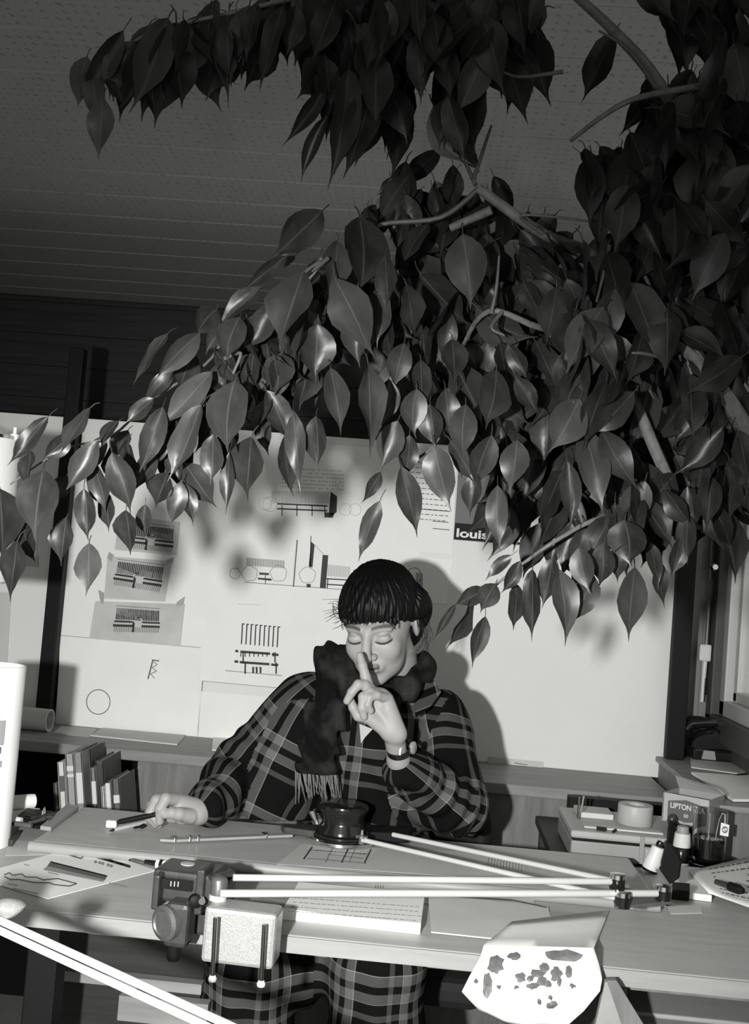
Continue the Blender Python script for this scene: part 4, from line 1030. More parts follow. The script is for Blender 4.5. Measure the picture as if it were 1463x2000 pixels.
MB().prism([on(1312, 1752, ZT + .001), on(1390, 1762, ZT + .001), on(1368, 1706, ZT + .001), on(1324, 1702, ZT + .001)], (0, 0, 0.012)).build('note_pages', 'paper', nb, bevel=0.001)
MB().prism([on(1311, 1756, ZT + .001), on(1346, 1760, ZT + .001), on(1346, 1744, ZT + .001), on(1312, 1741, ZT + .001)], (0, 0, 0.018)).build('black_square', 'black', nb, bevel=0.001)
# letter with pen, curling over
lt = empty('handwritten_letter', on(1420, 1735, ZT), 'handwritten letter lying under the marker in front of the glass', 'letter')
def lpt(u, v):
    a = Vector((1345, 1702)).lerp(Vector((1470, 1672)), u); b = Vector((1385, 1745)).lerp(Vector((1490, 1782)), u)
    p = a.lerp(b, v); return atz(p.x, p.y, ZT + 0.014 + 0.010 * math.sin(PI * v) * (1 - u))
m = MB()
for j in range(9):
    for i in range(9): m.v.append(lpt(i / 8, j / 8))
for j in range(8):
    for i in range(8): a = j * 9 + i; m.f.append((a, a + 1, a + 10, a + 9))
o = m.build('page', 'paper', lt, smooth=True); md = o.modifiers.new('thickness', 'SOLIDIFY'); md.thickness = 0.0006
m = MB()
random.seed(21)
for r in range(7):
    u = 0.30
    while u < 0.98:
        w = random.uniform(0.03, 0.09); v = 0.08 + r * 0.12
        if not (2 <= r <= 4 and 0.3 < u < 0.8):
            q = [lpt(u, v), lpt(u + w, v), lpt(u + w, v + 0.025), lpt(u, v + 0.025)]
            m.add([p + Vector((0, 0, .0012)) for p in q], [(0, 1, 2, 3)])
        u += w + 0.03
m.build('handwriting', 'ink_mid', lt)['kind'] = 'stuff'
mk = empty('marker_pen', on(1422, 1732, ZT), 'stout dark marker lying on the handwritten letter', 'pen')
a, b = on(1398, 1722, ZT + .033), on(1452, 1740, ZT + .033)
MB().tube([a, a.lerp(b, .55)], [0.005, 0.006], 12).build('pen_barrel', 'dark_metal', mk, smooth=True)
MB().tube([a.lerp(b, .5), a.lerp(b, .85), b], [0.0085, 0.009, 0.005], 12).build('pen_cap', 'black', mk, smooth=True)
# small clip pen on table at the right
bp_ = empty('bulldog_clip', on(1140, 1708, ZT), 'black clip with a chrome handle lying behind the arm elbow', 'clip')
MB().box(on(1148, 1712, ZT + .010), (0.020, 0.03, 0.012), -0.7).build('clip_body', 'black', bp_, bevel=0.002)
MB().tube([on(1130, 1705, ZT + .006), on(1127, 1692, ZT + .012), on(1134, 1694, ZT + .012), on(1138, 1706, ZT + .008)], 0.0014, 6).build('clip_handle', 'chrome', bp_)
for i, q in enumerate((((1240, 1754), (1300, 1758), (1322, 1770), (1285, 1772), (1250, 1766)), ((1300, 1768), (1370, 1770), (1372, 1784), (1310, 1786)))):
    o = MB().prism([on(x, y, ZT + .001) for x, y in q], (0, 0, .001)).build('paper_sheet', 'paper_grey'); tag(o, ['torn triangular scrap below the arm elbow', 'pale scrap in front of the note block'][i], 'paper')

# drawer cabinet and boards under the right end
dc = empty('drawer_cabinet', (0.62, 1.85, 0), 'grey drawer cabinet with a dark slot under the right end of the table', 'cabinet')
xa = atY(1225, 1900, 1.78).x
MB().span((xa, 1.76, ZT - 0.040), (0.74, 1.78, ZT - 0.026)).build('apron', 'wood_panel', dc)
MB().span((xa - 0.03, 1.77, 0), (xa, 2.2, ZT - 0.026)).build('cabinet_side', 'wood_panel', dc)
MB().span((xa, 1.84, 0.0), (0.74, 2.2, 0.645)).build('cabinet_body', 'plastic_grey', dc, bevel=0.003)
MB().span((xa + 0.01, 1.80, 0.30), (0.73, 1.84, 0.64)).build('drawer_front', 'plastic_grey', dc, bevel=0.004)
MB().span((xa + 0.06, 1.795, 0.60), (0.70, 1.80, 0.603)).build('drawer_groove', 'black', dc)
o = MB().prism([atd(x, y, 1.62) for x, y in ((1186, 1915), (1204, 1915), (1275, 2030), (1225, 2030))], (0, 0.015, 0)).build('plank', 'wood_panel'); 
bp0 = MB().prism([atd(x, y, 1.64) for x, y in ((1182, 1918), (1196, 1918), (1230, 2060), (1150, 2060))], (0, 0.012, 0)).build('leaning_board', 'plastic_grey')
tag(o, 'slanting dark plank leaning under the right of the table', 'plank'); tag(bp0, 'grey panel leaning against the drawer cabinet below the stained sheet', 'panel')

# office chair behind the woman
ch = empty('office_chair', (atd(770, 1700, 2.7).x, 2.68, 0), 'black padded office chair behind the woman', 'chair')
cx = atd(775, 1560, 2.74).x
m = MB(); NA = 14
zt_, zb_ = atd(960, 1520, 2.74).z, 0.60
for j in range(7):
    v = j / 6
    for i in range(NA + 1):
        u = i / NA * 2 - 1; hw = 0.235 * (1 - 0.10 * abs(v * 2 - 1) ** 3)
        zz_ = zb_ + (zt_ - zb_) * (v * (1 - 0.12 * abs(u) ** 4))
        m.v.append(Vector((cx + u * hw, 2.78 - 0.10 * (abs(u) ** 2), zz_)))
for j in range(6):
    for i in range(NA): a = j * (NA + 1) + i; m.f.append((a, a + 1, a + NA + 2, a + NA + 1))
o = m.build('backrest', 'seat_black', ch, smooth=True)
md = o.modifiers.new('thickness', 'SOLIDIFY'); md.thickness = 0.045; md.offset = 1; md = o.modifiers.new('round', 'BEVEL'); md.width = 0.015; md.segments = 3
MB().prism([(cx - .21, 2.34, .43), (cx + .21, 2.34, .43), (cx + .23, 2.74, .43), (cx - .23, 2.74, .43)], (0, 0, 0.06)).build('seat', 'seat_black', ch, bevel=0.02)
MB().span((cx - .025, 2.77, .40), (cx + .025, 2.80, .66)).build('back_support', 'dark_metal', ch)
MB().span((cx - .025, 2.52, .40), (cx + .025, 2.80, .415)).build('support_arm', 'dark_metal', ch)
MB().lathe([(0.028, 0.08), (0.028, 0.43)], (cx, 2.54, 0), (0, 0, 1), 16).build('gas_column', 'dark_metal', ch, smooth=True)
for i in range(5):
    a = 2 * PI * i / 5 + 0.3; e = Vector((cx + .26 * math.cos(a), 2.54 + .26 * math.sin(a), 0.065))
    lg = MB().tube([(cx, 2.54, .10), e], [0.022, 0.015], 8).build('leg', 'dark_metal', ch)
    MB().lathe([(0.025, -0.012), (0.025, 0.012)], e - Vector((0, 0, .04)), (-math.sin(a), math.cos(a), 0), 16).build('castor', 'black', lg, smooth=True)

# ------------------------------------------------------------------ the woman: smooth-union distance fields meshed with surface nets
def surf_nets(Fv, org, h):
    nx, ny, nz = Fv.shape
    ins = Fv < 0
    cs = np.zeros((nx - 1, ny - 1, nz - 1), np.int8)
    for dx in (0, 1):
        for dy in (0, 1):
            for dz in (0, 1):
                cs += ins[dx:nx - 1 + dx, dy:ny - 1 + dy, dz:nz - 1 + dz]
    act = (cs > 0) & (cs < 8)
    idx = -np.ones(act.shape, np.int64)
    I, J, K = np.nonzero(act)
    idx[I, J, K] = np.arange(len(I))
    acc = np.zeros((len(I), 3)); cnt = np.zeros(len(I))
    cor = [(a, b, c) for a in (0, 1) for b in (0, 1) for c in (0, 1)]
    for p in cor:
        for ax in range(3):
            if p[ax]: continue
            q = list(p); q[ax] = 1
            f0 = Fv[I + p[0], J + p[1], K + p[2]]; f1 = Fv[I + q[0], J + q[1], K + q[2]]
            m = (f0 < 0) != (f1 < 0)
            t = np.where(m, f0 / np.where(m, f0 - f1, 1), 0)
            pt = np.tile(np.array(p, float), (len(I), 1)); pt[:, ax] += t
            acc[m] += pt[m]; cnt[m] += 1
    V = (np.stack([I, J, K], 1) + acc / cnt[:, None]) * h + org
    faces = []
    for ax in range(3):
        o1, o2 = [a for a in range(3) if a != ax]
        sl0 = [slice(None)] * 3; sl1 = [slice(None)] * 3
        sl0[ax] = slice(0, -1); sl1[ax] = slice(1, None)
        for a in (o1, o2): sl0[a] = slice(1, -1); sl1[a] = slice(1, -1)
        A = ins[tuple(sl0)]; B = ins[tuple(sl1)]
        P = np.stack(np.nonzero(A != B), 1)
        if not len(P): continue
        flip = A[tuple(P.T)]
        P = P.copy(); P[:, o1] += 1; P[:, o2] += 1
        def cell(d1, d2):
            Q = P.copy(); Q[:, o1] -= d1; Q[:, o2] -= d2
            return idx[Q[:, 0], Q[:, 1], Q[:, 2]]
        q = np.stack([cell(1, 1), cell(0, 1), cell(0, 0), cell(1, 0)], 1)
        if ax == 1: flip = ~flip
        q[~flip] = q[~flip][:, ::-1]
        faces.append(q)
    return V, np.concatenate(faces)

def v3(p): return np.array(tuple(p), float)
def grid(lo, hi, h):
    ax = [np.arange(a, b + h, h) for a, b in zip(lo, hi)]
    X, Y, Zz = np.meshgrid(*ax, indexing='ij')
    return np.stack([X, Y, Zz], -1)
def field(fn, lo, hi, h, band=1.0):   # coarse pass first, fine samples only near the surface
    lo = np.asarray(lo, float); n = [int(math.ceil((b - a) / h / 4)) * 4 + 1 for a, b in zip(lo, hi)]
    C = np.stack(np.meshgrid(*[lo[i] + np.arange((n[i] - 1) // 4 + 1) * 4 * h for i in range(3)], indexing='ij'), -1)
    fc = fn(C)
    near = np.abs(fc) < 4 * h * 1.8 * band + .006
    near[:-1] |= near[1:]; near[1:] |= near[:-1]; near[:, :-1] |= near[:, 1:]; near[:, 1:] |= near[:, :-1]; near[..., :-1] |= near[..., 1:]; near[..., 1:] |= near[..., :-1]
    ix = [np.minimum((np.arange(n[i]) + 2) // 4, fc.shape[i] - 1) for i in range(3)]
    F_ = fc[np.ix_(*ix)].copy(); m = near[np.ix_(*ix)]
    I = np.nonzero(m)
    pts = np.stack([lo[i] + I[i] * h for i in range(3)], -1)
    F_[I] = fn(pts)
    return F_
def smin(a, b, k):
    hh = np.clip(0.5 + 0.5 * (b - a) / k, 0, 1)
    return b * (1 - hh) + a * hh - k * hh * (1 - hh)
def smax(a, b, k): return -smin(-a, -b, k)
def cap(P, a, b, r0, r1):
    a = v3(a); b = v3(b); ab = b - a
    t = np.clip(((P - a) @ ab) / max(ab @ ab, 1e-12), 0, 1)
    return np.linalg.norm(P - a - t[..., None] * ab, axis=-1) - (r0 + (r1 - r0) * t)
def ell(P, c, r, M=None):
    Q = P - v3(c)
    if M is not None: Q = Q @ M
    r = np.array(r, float)
    k0 = np.linalg.norm(Q / r, axis=-1); k1 = np.linalg.norm(Q / (r * r), axis=-1)
    return k0 * (k0 - 1) / np.maximum(k1, 1e-9)
def vnoise(P, s, seed=0):        # cheap smooth pseudo noise
    rs = np.random.RandomState(seed); out = 0
    for i in range(5):
        d = rs.normal(size=3); d /= np.linalg.norm(d); out = out + np.sin(P @ d * s * rs.uniform(0.6, 1.6) + rs.uniform(0, 6.28))
    return out / 5
def np_mesh(name, V, Fc, mt, parent, origin, cols=None, uv=None, smooth=True):
    origin = Vector(origin)
    me = bpy.data.meshes.new(name)
    me.from_pydata((V - v3(origin)).tolist(), [], Fc.tolist())
    if smooth: me.polygons.foreach_set('use_smooth', [True] * len(me.polygons))
    if cols is not None:
        at = me.color_attributes.new('tint', 'FLOAT_COLOR', 'POINT')
        at.data.foreach_set('color', np.concatenate([cols, np.ones((len(cols), 1))], 1).astype(np.float32).ravel())
    if uv is not None:
        l = me.uv_layers.new(name='UVMap'); l.data.foreach_set('uv', uv.astype(np.float32).ravel())
    me.materials.append(MT[mt])
    return link_mesh(name, me, parent, origin)

PB = Vector((atd(760, 1600, 2.6).x, 2.55, 0.0))
person = empty('person', PB, 'dark-haired woman in a plaid shirt and scarf, finger to her nose, drawing', 'person')

# ---- head
HS = 0.94
HC = v3(atd(743, 1219, 2.34))
def rotm(p, yw, r):
    Rx = np.array([[1, 0, 0], [0, math.cos(p), -math.sin(p)], [0, math.sin(p), math.cos(p)]])
    Rz = np.array([[math.cos(yw), -math.sin(yw), 0], [math.sin(yw), math.cos(yw), 0], [0, 0, 1]])
    Ry = np.array([[math.cos(r), 0, math.sin(r)], [0, 1, 0], [-math.sin(r), 0, math.cos(r)]])
    return Rz @ Rx @ Ry
HR = rotm(math.radians(20), math.radians(-14), math.radians(-6))
def to_world(L): return (np.asarray(L) * HS) @ HR.T + HC
def head_sdf(P):
    f = ell(P, (0, .018, .035), (.074, .094, .086))
    f = smin(f, ell(P, (0, -.032, -.022), (.060, .064, .082)), .03)
    f = smin(f, ell(P, (0, -.040, -.072), (.046, .046, .036)), .03)
    f = smin(f, ell(P, (0, -.074, -.098), (.019, .016, .014)), .022)
    for s in (-1, 1):
        f = smin(f, ell(P, (s * .036, -.066, -.028), (.024, .024, .026)), .018)          # cheek
        f = smin(f, cap(P, (s * .012, -.090, .022), (s * .046, -.074, .020), .008, .007), .012)   # brow
        f = smax(f, -ell(P, (s * .032, -.104, .000), (.019, .014, .012)), .010)           # socket
        f = smin(f, ell(P, (s * .032, -.0815, -.001), (.0155, .0125, .0125)), .004)       # lidded eye
        f = smax(f, -ell(P, (s * .033, -.0955, -.0095), (.015, .003, .0014)), .002)       # lash crease
    f = smin(f, cap(P, (0, -.091, .016), (0, -.115, -.028), .0085, .0112), .010)
    f = smin(f, ell(P, (0, -.120, -.034), (.0128, .0105, .0100)), .006)
    for s in (-1, 1):
        f = smin(f, ell(P, (s * .0125, -.1035, -.036), (.0080, .0110, .0074)), .004)
        f = smax(f, -ell(P, (s * .0068, -.112, -.0440), (.0032, .0050, .0030)), .002)
    f = smin(f, ell(P, (0, -.090, -.062), (.027, .013, .016)), .012)                       # muzzle
    f = smin(f, ell(P, (-.008, -.1015, -.0575), (.0125, .0062, .0046)), .005)
    f = smin(f, ell(P, (.008, -.1015, -.0575), (.0125, .0062, .0046)), .005)
    f = smin(f, ell(P, (0, -.0995, -.0690), (.0185, .0074, .0062)), .005)
    f = smax(f, -ell(P, (0, -.108, -.0630), (.0205, .0085, .0013)), .0025)
    f = smax(f, -ell(P, (0, -.100, -.0815), (.014, .006, .005)), .008)
    for s in (-1, 1):
        M = rotm(0.2, s * 0.35, 0)
        e = ell(P, (s * .0755, .018, -.006), (.0085, .0185, .031), M)
        e = smax(e, -ell(P, (s * .084, .014, -.002), (.006, .010, .017), M), .004)
        f = smin(f, e, .005)
    f = smin(f, cap(P, (0, .028, -.050), (0, .075, -.175), .054, .056), .02)
    return f
h_ = 0.0017
V, Fc = surf_nets(field(head_sdf, (-.098, -.135, -.20), (.098, .14, .135), h_), np.array((-.098, -.135, -.20)), h_)
SK = 0.31
def skin_cols(V, L=None):
    c = np.ones((len(V), 3)) * np.array([SK, SK * 0.985, SK * 0.95])
    if L is not None:
        x, y, z = L.T
        def put(m, v, a=1.0):
            m = np.clip(m, 0, 1)[:, None] * a; c[:] = c * (1 - m) + np.array([v, v * .98, v * .95]) * m
        ax = np.abs(x)
        front = (y < -.05)
        put(front * np.exp(-((z - (.0265 - (ax - .03) ** 2 * 6)) / .0036) ** 4) * ((ax > .012) & (ax < .052)), .04, .85)      # eyebrow
        put(front * np.exp(-((z + .0100 - ((ax - .033) / .017) ** 2 * .0040) / .0026) ** 4) * ((ax > .016) & (ax < .051)), .010, .97)     # lashes
        put(front * np.exp(-((z - .0072) / .0018) ** 2) * ((ax > .020) & (ax < .046)), .17, .6)      # lid fold
        put(front * (y < -.085) * np.exp(-((z + .0575) / .0048) ** 4) * (ax < .0225 - np.abs(z + .0585) * .6), .12, .85)
        put(front * (y < -.085) * np.exp(-((z + .0690) / .0050) ** 4) * (ax < .0210 - np.abs(z + .067) * .8), .14, .8)
        put(front * np.exp(-((z + .0630) / .0019) ** 4) * (ax < .021), .015, .92)
        put(np.exp(-(((ax - .006) / .0034) ** 2 + ((z + .0435) / .003) ** 2)) * (y < -.09), .02, .9)
    return c
HEAD = (to_world(V), Fc, skin_cols(V, V))

# ---- hands and forearms, joints given where the photograph shows them
def hand_mesh(base_d, segs, k=.003, h=.0016, palm=()):
    ppm = F / base_d
    pts = []
    prims = []
    for (a, b, r0, r1) in list(segs):
        A = v3(atd(a[0], a[1], base_d - a[2])); B = v3(atd(b[0], b[1], base_d - b[2]))
        prims.append((A, B, r0 / ppm, r1 / ppm)); pts += [A, B]
    pp = []
    for (a, b, r0, r1) in palm:
        A = v3(atd(a[0], a[1], base_d - a[2])); B = v3(atd(b[0], b[1], base_d - b[2]))
        pp.append((A, B, r0 / ppm, r1 / ppm)); pts += [A, B]
    pts = np.array(pts); lo = pts.min(0) - .035; hi = pts.max(0) + .035
    def fn(P):
        f = None
        for (A, B, r0, r1) in pp:
            g = cap(P, A, B, r0, r1); f = g if f is None else smin(f, g, .010)
        for (A, B, r0, r1) in prims:
            f = smin(f, cap(P, A, B, r0, r1), k)
        return f
    V, Fc = surf_nets(field(fn, lo, hi, h), lo, h)
    return V, Fc, skin_cols(V)
# her left hand: index finger raised along the nose, the others curled
LD = 2.185
left_palm = [((778, 1484, -.045), (769, 1434, -.005), 21, 20), ((800, 1530, -.10), (778, 1484, -.045), 24, 22),
             ((760, 1430, 0), (724, 1356, .002), 14, 12), ((767, 1432, 0), (735, 1354, -.002), 15, 12), ((773, 1434, 0), (748, 1357, -.002), 15, 12), ((778, 1436, 0), (757, 1366, .002), 15, 12),
             ((757, 1428, .006), (716, 1396, .012), 15, 14), ((776, 1430, .004), (758, 1384, .006), 15, 13)]
left_f = [((724, 1354, .004), (714, 1322, .012), 11.5, 10), ((714, 1322, .012), (708, 1300, .012), 10, 9), ((708, 1300, .012), (703, 1280, .006), 9, 7),
          ((733, 1353, .004), (712, 1338, .022), 11, 10), ((712, 1338, .022), (700, 1337, .028), 10, 9.5), ((700, 1337, .028), (687, 1352, .030), 9.5, 8.5), ((687, 1352, .030), (678, 1369, .028), 8.5, 7.5),
          ((746, 1355, .004), (722, 1352, .026), 11, 10), ((722, 1352, .026), (709, 1361, .034), 10, 9.2), ((709, 1361, .034), (707, 1383, .036), 9.2, 8.2), ((707, 1383, .036), (711, 1400, .032), 8.2, 7.2),
          ((757, 1364, .006), (736, 1358, .028), 10, 9), ((736, 1358, .028), (722, 1362, .036), 9, 8.2), ((722, 1362, .036), (718, 1376, .040), 8.2, 7.4), ((718, 1376, .040), (724, 1388, .036), 7.4, 6.6),
          ((716, 1400, .010), (700, 1398, .012), 13, 10.5), ((700, 1398, .012), (690, 1382, .014), 10.5, 9), ((690, 1382, .014), (684, 1366, .012), 9, 7.5)]
LH = hand_mesh(LD, left_f, palm=left_palm)
# her right hand: loose fist on the board around the marker
RD = 2.215
right_palm = [((440, 1556, -.10), (390, 1585, -.015), 27, 23), ((390, 1585, -.015), (352, 1576, 0), 23, 21), ((385, 1592, 0), (356, 1596, .012), 18, 15), ((370, 1576, -.01), (342, 1564, 0), 18, 16), ((372, 1590, -.02), (335, 1592, -.022), 17, 16)]
right_f = [((346, 1563, .006), (324, 1560, .030), 13, 11.5), ((324, 1560, .030), (313, 1579, .036), 11, 10), ((313, 1579, .036), (312, 1604, .032), 10, 8),
           ((338, 1562, -.004), (306, 1563, .010), 13, 11.5), ((306, 1563, .010), (294, 1586, .014), 11, 10), ((294, 1586, .014), (308, 1606, .018), 10, 8),
           ((335, 1570, -.016), (298, 1573, -.008), 13, 11), ((298, 1573, -.008), (290, 1594, -.002), 10.5, 9.5), ((290, 1594, -.002), (304, 1609, .008), 9.5, 8),
           ((336, 1584, -.026), (302, 1588, -.020), 12, 10), ((302, 1588, -.020), (295, 1602, -.012), 9.5, 8.5), ((295, 1602, -.012), (310, 1611, -.002), 8.5, 7.5),
           ((372, 1594, .014), (350, 1590, .032), 15, 12.5), ((350, 1590, .032), (336, 1588, .038), 12.5, 11), ((336, 1588, .038), (322, 1590, .038), 11, 9)]
RH = hand_mesh(RD, right_f, palm=right_palm)

# ---- joints of the clothed body
J = {k_: v3(atd(*q)) for k_, q in dict(
    S_R=(592, 1376, 2.46), E_R=(462, 1520, 2.44), W_R=(392, 1580, 2.245), S_L=(862, 1408, 2.50), E_L=(884, 1592, 2.37), W_L=(789, 1500, 2.25),
    neck=(758, 1350, 2.47), chest=(738, 1450, 2.52), waist=(716, 1650, 2.62), hip=(720, 1760, 2.66)).items()}
J['hip'] = np.array([J['hip'][0], 2.62, 0.58]); J['waist'] = np.array([J['waist'][0], 2.56, 0.74])
J['K_R'] = v3(atd(486, 1890, 2.02)); J['K_L'] = v3(atd(740, 1880, 2.0))
J['A_R'] = np.array([J['K_R'][0] + .02, 2.12, 0.07]); J['A_L'] = np.array([J['K_L'][0] + .02, 2.12, 0.07])
# hidden body under the clothes
lo = np.array([-.62, 1.82, -.01]); hi = np.array([.45, 2.95, 1.13])
def body_sdf(P):
    f = smin(cap(P, J['neck'] + (0, 0.02, -.03), J['chest'], .05, .11), cap(P, J['chest'], J['waist'], .12, .11), .05)
    f = smin(f, cap(P, J['waist'], J['hip'], .11, .14), .05)
    for s in 'RL':
        f = smin(f, cap(P, J['S_' + s] + (0, .02, -.02), J['E_' + s], .042, .036), .03); f = smin(f, cap(P, J['E_' + s], J['W_' + s], .036, .027), .01)
        hipj = J['hip'] + np.array([-.09 if s == 'R' else .09, -.02, -.02])
        f = smin(f, cap(P, hipj, J['K_' + s] + (0, .04, -.03), .078, .055), .03); f = smin(f, cap(P, J['K_' + s] + (0, .04, -.04), J['A_' + s], .052, .036), .02)
        f = smin(f, cap(P, J['A_' + s], J['A_' + s] + np.array([0, -.15, -.035]), .036, .026), .02)
    return f
BV, BF = surf_nets(field(body_sdf, lo, hi, .011), lo, .011)
parts = [HEAD, LH, RH, (BV, BF, skin_cols(BV))]
Vs, Fs, Cs, b0_ = [], [], [], 0
for (v, fc, c) in parts:
    Vs.append(v); Fs.append(fc + b0_); Cs.append(c); b0_ += len(v)
np_mesh('body', np.concatenate(Vs), np.concatenate(Fs), 'skin', person, PB, np.concatenate(Cs))

# ---- plaid shirt
def bone_uv(V, bones, Fc, ucen):
    """UVs follow the cloth of the nearest limb, one limb per face"""
    D = np.stack([cap(V, a, b, r, r) - bias for (a, b, r, v0, kind, bias) in bones], 1)
    fb = D[Fc].mean(1).argmin(1)
    uv = np.zeros((len(Fc), 4, 2))
    for bi, (a, b, r, v0, kind, bias) in enumerate(bones):
        m = fb == bi
        if not m.any(): continue
        Pt = V[Fc[m]]
        ax = (b - a) / np.linalg.norm(b - a)
        ref = np.array([0, -1.0, 0]); ref = ref - ax * (ref @ ax); ref /= np.linalg.norm(ref); q = np.cross(ax, ref)
        d = Pt - a; t = d @ ax
        ang = np.arctan2(d @ q, d @ ref)
        ang = np.where((ang.max(1) - ang.min(1) > PI)[:, None] & (ang < 0), ang + 2 * PI, ang)
        uv[m, :, 0] = ang * r * kind + ucen; uv[m, :, 1] = t + v0
    return uv.reshape(-1, 2)
up_len = lambda a, b: float(np.linalg.norm(J[b] - J[a]))
def shirt_sdf(P):
    f = cap(P, J['neck'] + (0, .035, -.05), J['chest'] + (0, .02, 0), .085, .150)
    f = smin(f, cap(P, J['chest'] + (-.02, .02, 0), J['waist'], .155, .165), .05)
    f = smin(f, cap(P, J['S_R'] + (.03, .0, -.005), J['S_L'] + (-.03, 0, -.01), .060, .066), .05)     # shoulders
    f = smin(f, cap(P, J['S_R'], J['E_R'], .066, .068), .05); f = smin(f, cap(P, J['E_R'], J['W_R'] + (.012, .01, .004), .066, .040), .03)
    f = smin(f, cap(P, v3(atd(590, 1430, 2.42)), v3(atd(500, 1570, 2.40)), .075, .055), .05)               # cloth hanging from the sleeve
    f = smin(f, cap(P, v3(atd(560, 1500, 2.42)), v3(atd(545, 1590, 2.41)), .075, .060), .05)
    f = smin(f, cap(P, J['S_L'], J['E_L'] + (0, .01, .025), .062, .066), .04); f = smin(f, cap(P, J['E_L'] + (0, 0, .018), J['W_L'], .064, .041), .03)
    f = smin(f, cap(P, v3(atd(800, 1540, 2.40)), v3(atd(770, 1610, 2.41)), .07, .06), .05)
    return f
def folds(P):
    aR = (J['W_R'] - J['S_R']); aR /= np.linalg.norm(aR)
    s = P @ aR; 
    w = np.exp(-(cap(P, J['E_R'], J['W_R'], .0, .0) / .09) ** 2)
    out = .0075 * w * np.sin(s * 95 + 3 * np.sin(P[..., 2] * 30)) 
    aL = (J['W_L'] - J['E_L']); aL /= np.linalg.norm(aL)
    wl = np.exp(-(cap(P, J['E_L'], J['W_L'], .0, .0) / .08) ** 2)
    out += .0065 * wl * np.sin((P @ aL) * 110 + 4 * np.sin(P[..., 0] * 28))
    wt = np.exp(-(cap(P, J['chest'], J['waist'], 0, 0) / .2) ** 2) * (1 - w) * (1 - wl)
    out += .0060 * wt * np.sin(P[..., 0] * 85 + P[..., 2] * 26 + 2.5 * np.sin(P[..., 2] * 22))
    out += .0035 * vnoise(P, 55, 3)
    return out
lo = np.array([-.66, 2.12, .70]); hi = np.array([.42, 2.80, 1.16]); hS = .0042
def shirt_cut(P):
    f = shirt_sdf(P) + folds(P)
    f = smax(f, -(P[..., 2] - (ZD + 0.004)), .003)                # the cloth rests on the board
    f = smax(f, -cap(P, v3(HC) + (0, .01, -.05), J['neck'] + (0, .0, .02), .07, .066), .01)   # neck opening
    aR = J['W_R'] - J['E_R']; aR = aR / np.linalg.norm(aR); t = (P - J['W_R']) @ aR - .028
    return np.where(t > 0, np.maximum(f, t), f)
SV, SF = surf_nets(field(shirt_cut, lo, hi, hS), lo, hS)
bones = [(J['chest'] + (0, .02, .22), J['waist'], .165, .0, 1.0, .0), (J['S_R'], J['E_R'], .066, .03, 1.0, .012), (J['E_R'], J['W_R'], .060, .03 + up_len('S_R', 'E_R'), 1.0, .004),
         (J['S_L'], J['E_L'], .066, .05, 1.0, .0), (J['E_L'], J['W_L'], .060, .05 + up_len('S_L', 'E_L'), 1.0, .004),
         (v3(atd(590, 1430, 2.42)), v3(atd(520, 1570, 2.40)), .07, .045, 1.0, .01)]
shirt = np_mesh('shirt', SV, SF, 'plaid', person, PB, None, bone_uv(SV, bones, SF, .045))
# lower part of the dress, over the lap and knees
def skirt_sdf(P):
    f = None
    for s in 'RL':
        hipj = J['hip'] + np.array([-.08 if s == 'R' else .08, -.02, .0])
        g = cap(P, hipj, J['K_' + s] + (0, .05, -.01), .105, .080)
        g = smin(g, cap(P, J['K_' + s] + (0, .05, -.02), J['K_' + s] + (0, .07, -.30), .082, .105), .03)
        f = g if f is None else smin(f, g, .05)
    f = smin(f, cap(P, J['waist'], J['hip'], .135, .17), .04)
    f = smin(f, cap(P, J['K_R'] + (.06, .10, -.03), J['K_L'] + (-.06, .10, -.03), .05, .05), .06)
    f += .010 * np.sin(P[..., 0] * 95 + 3 * np.sin(P[..., 2] * 14)) * np.clip((.60 - P[..., 2]) / .2, 0.25, 1) + .004 * vnoise(P, 40, 9)
    return f
lo = np.array([-.52, 1.82, .16]); hi = np.array([.33, 2.92, .80]); hK = .008
KV, KF = surf_nets(field(lambda P: smax(skirt_sdf(P), P[..., 2] - .735, .004), lo, hi, hK), lo, hK)
kb = []
for s in 'RL':
    hipj = J['hip'] + np.array([-.08 if s == 'R' else .08, -.02, .0])
    kb.append((J['K_' + s] + (0, .05, .06), J['K_' + s] + (0, .07, -.30), .10, .0, 1.0, .02)); kb.append((hipj, J['K_' + s] + (0, .05, 0), .10, .02, 1.0, 0))
np_mesh('skirt', KV, KF, 'plaid', person, PB, None, bone_uv(KV, kb, KF, .02))
for s in 'RL':
    a = J['A_' + s]
    MB().prism([a + np.array([-.04, -.19, 0]) - np.array([0, 0, a[2]]), a + np.array([.04, -.19, 0]) - np.array([0, 0, a[2]]), a + np.array([.038, .06, 0]) - np.array([0, 0, a[2]]), a + np.array([-.038, .06, 0]) - np.array([0, 0, a[2]])], (0, 0, .085)).build('shoe', 'black', person, bevel=0.02)
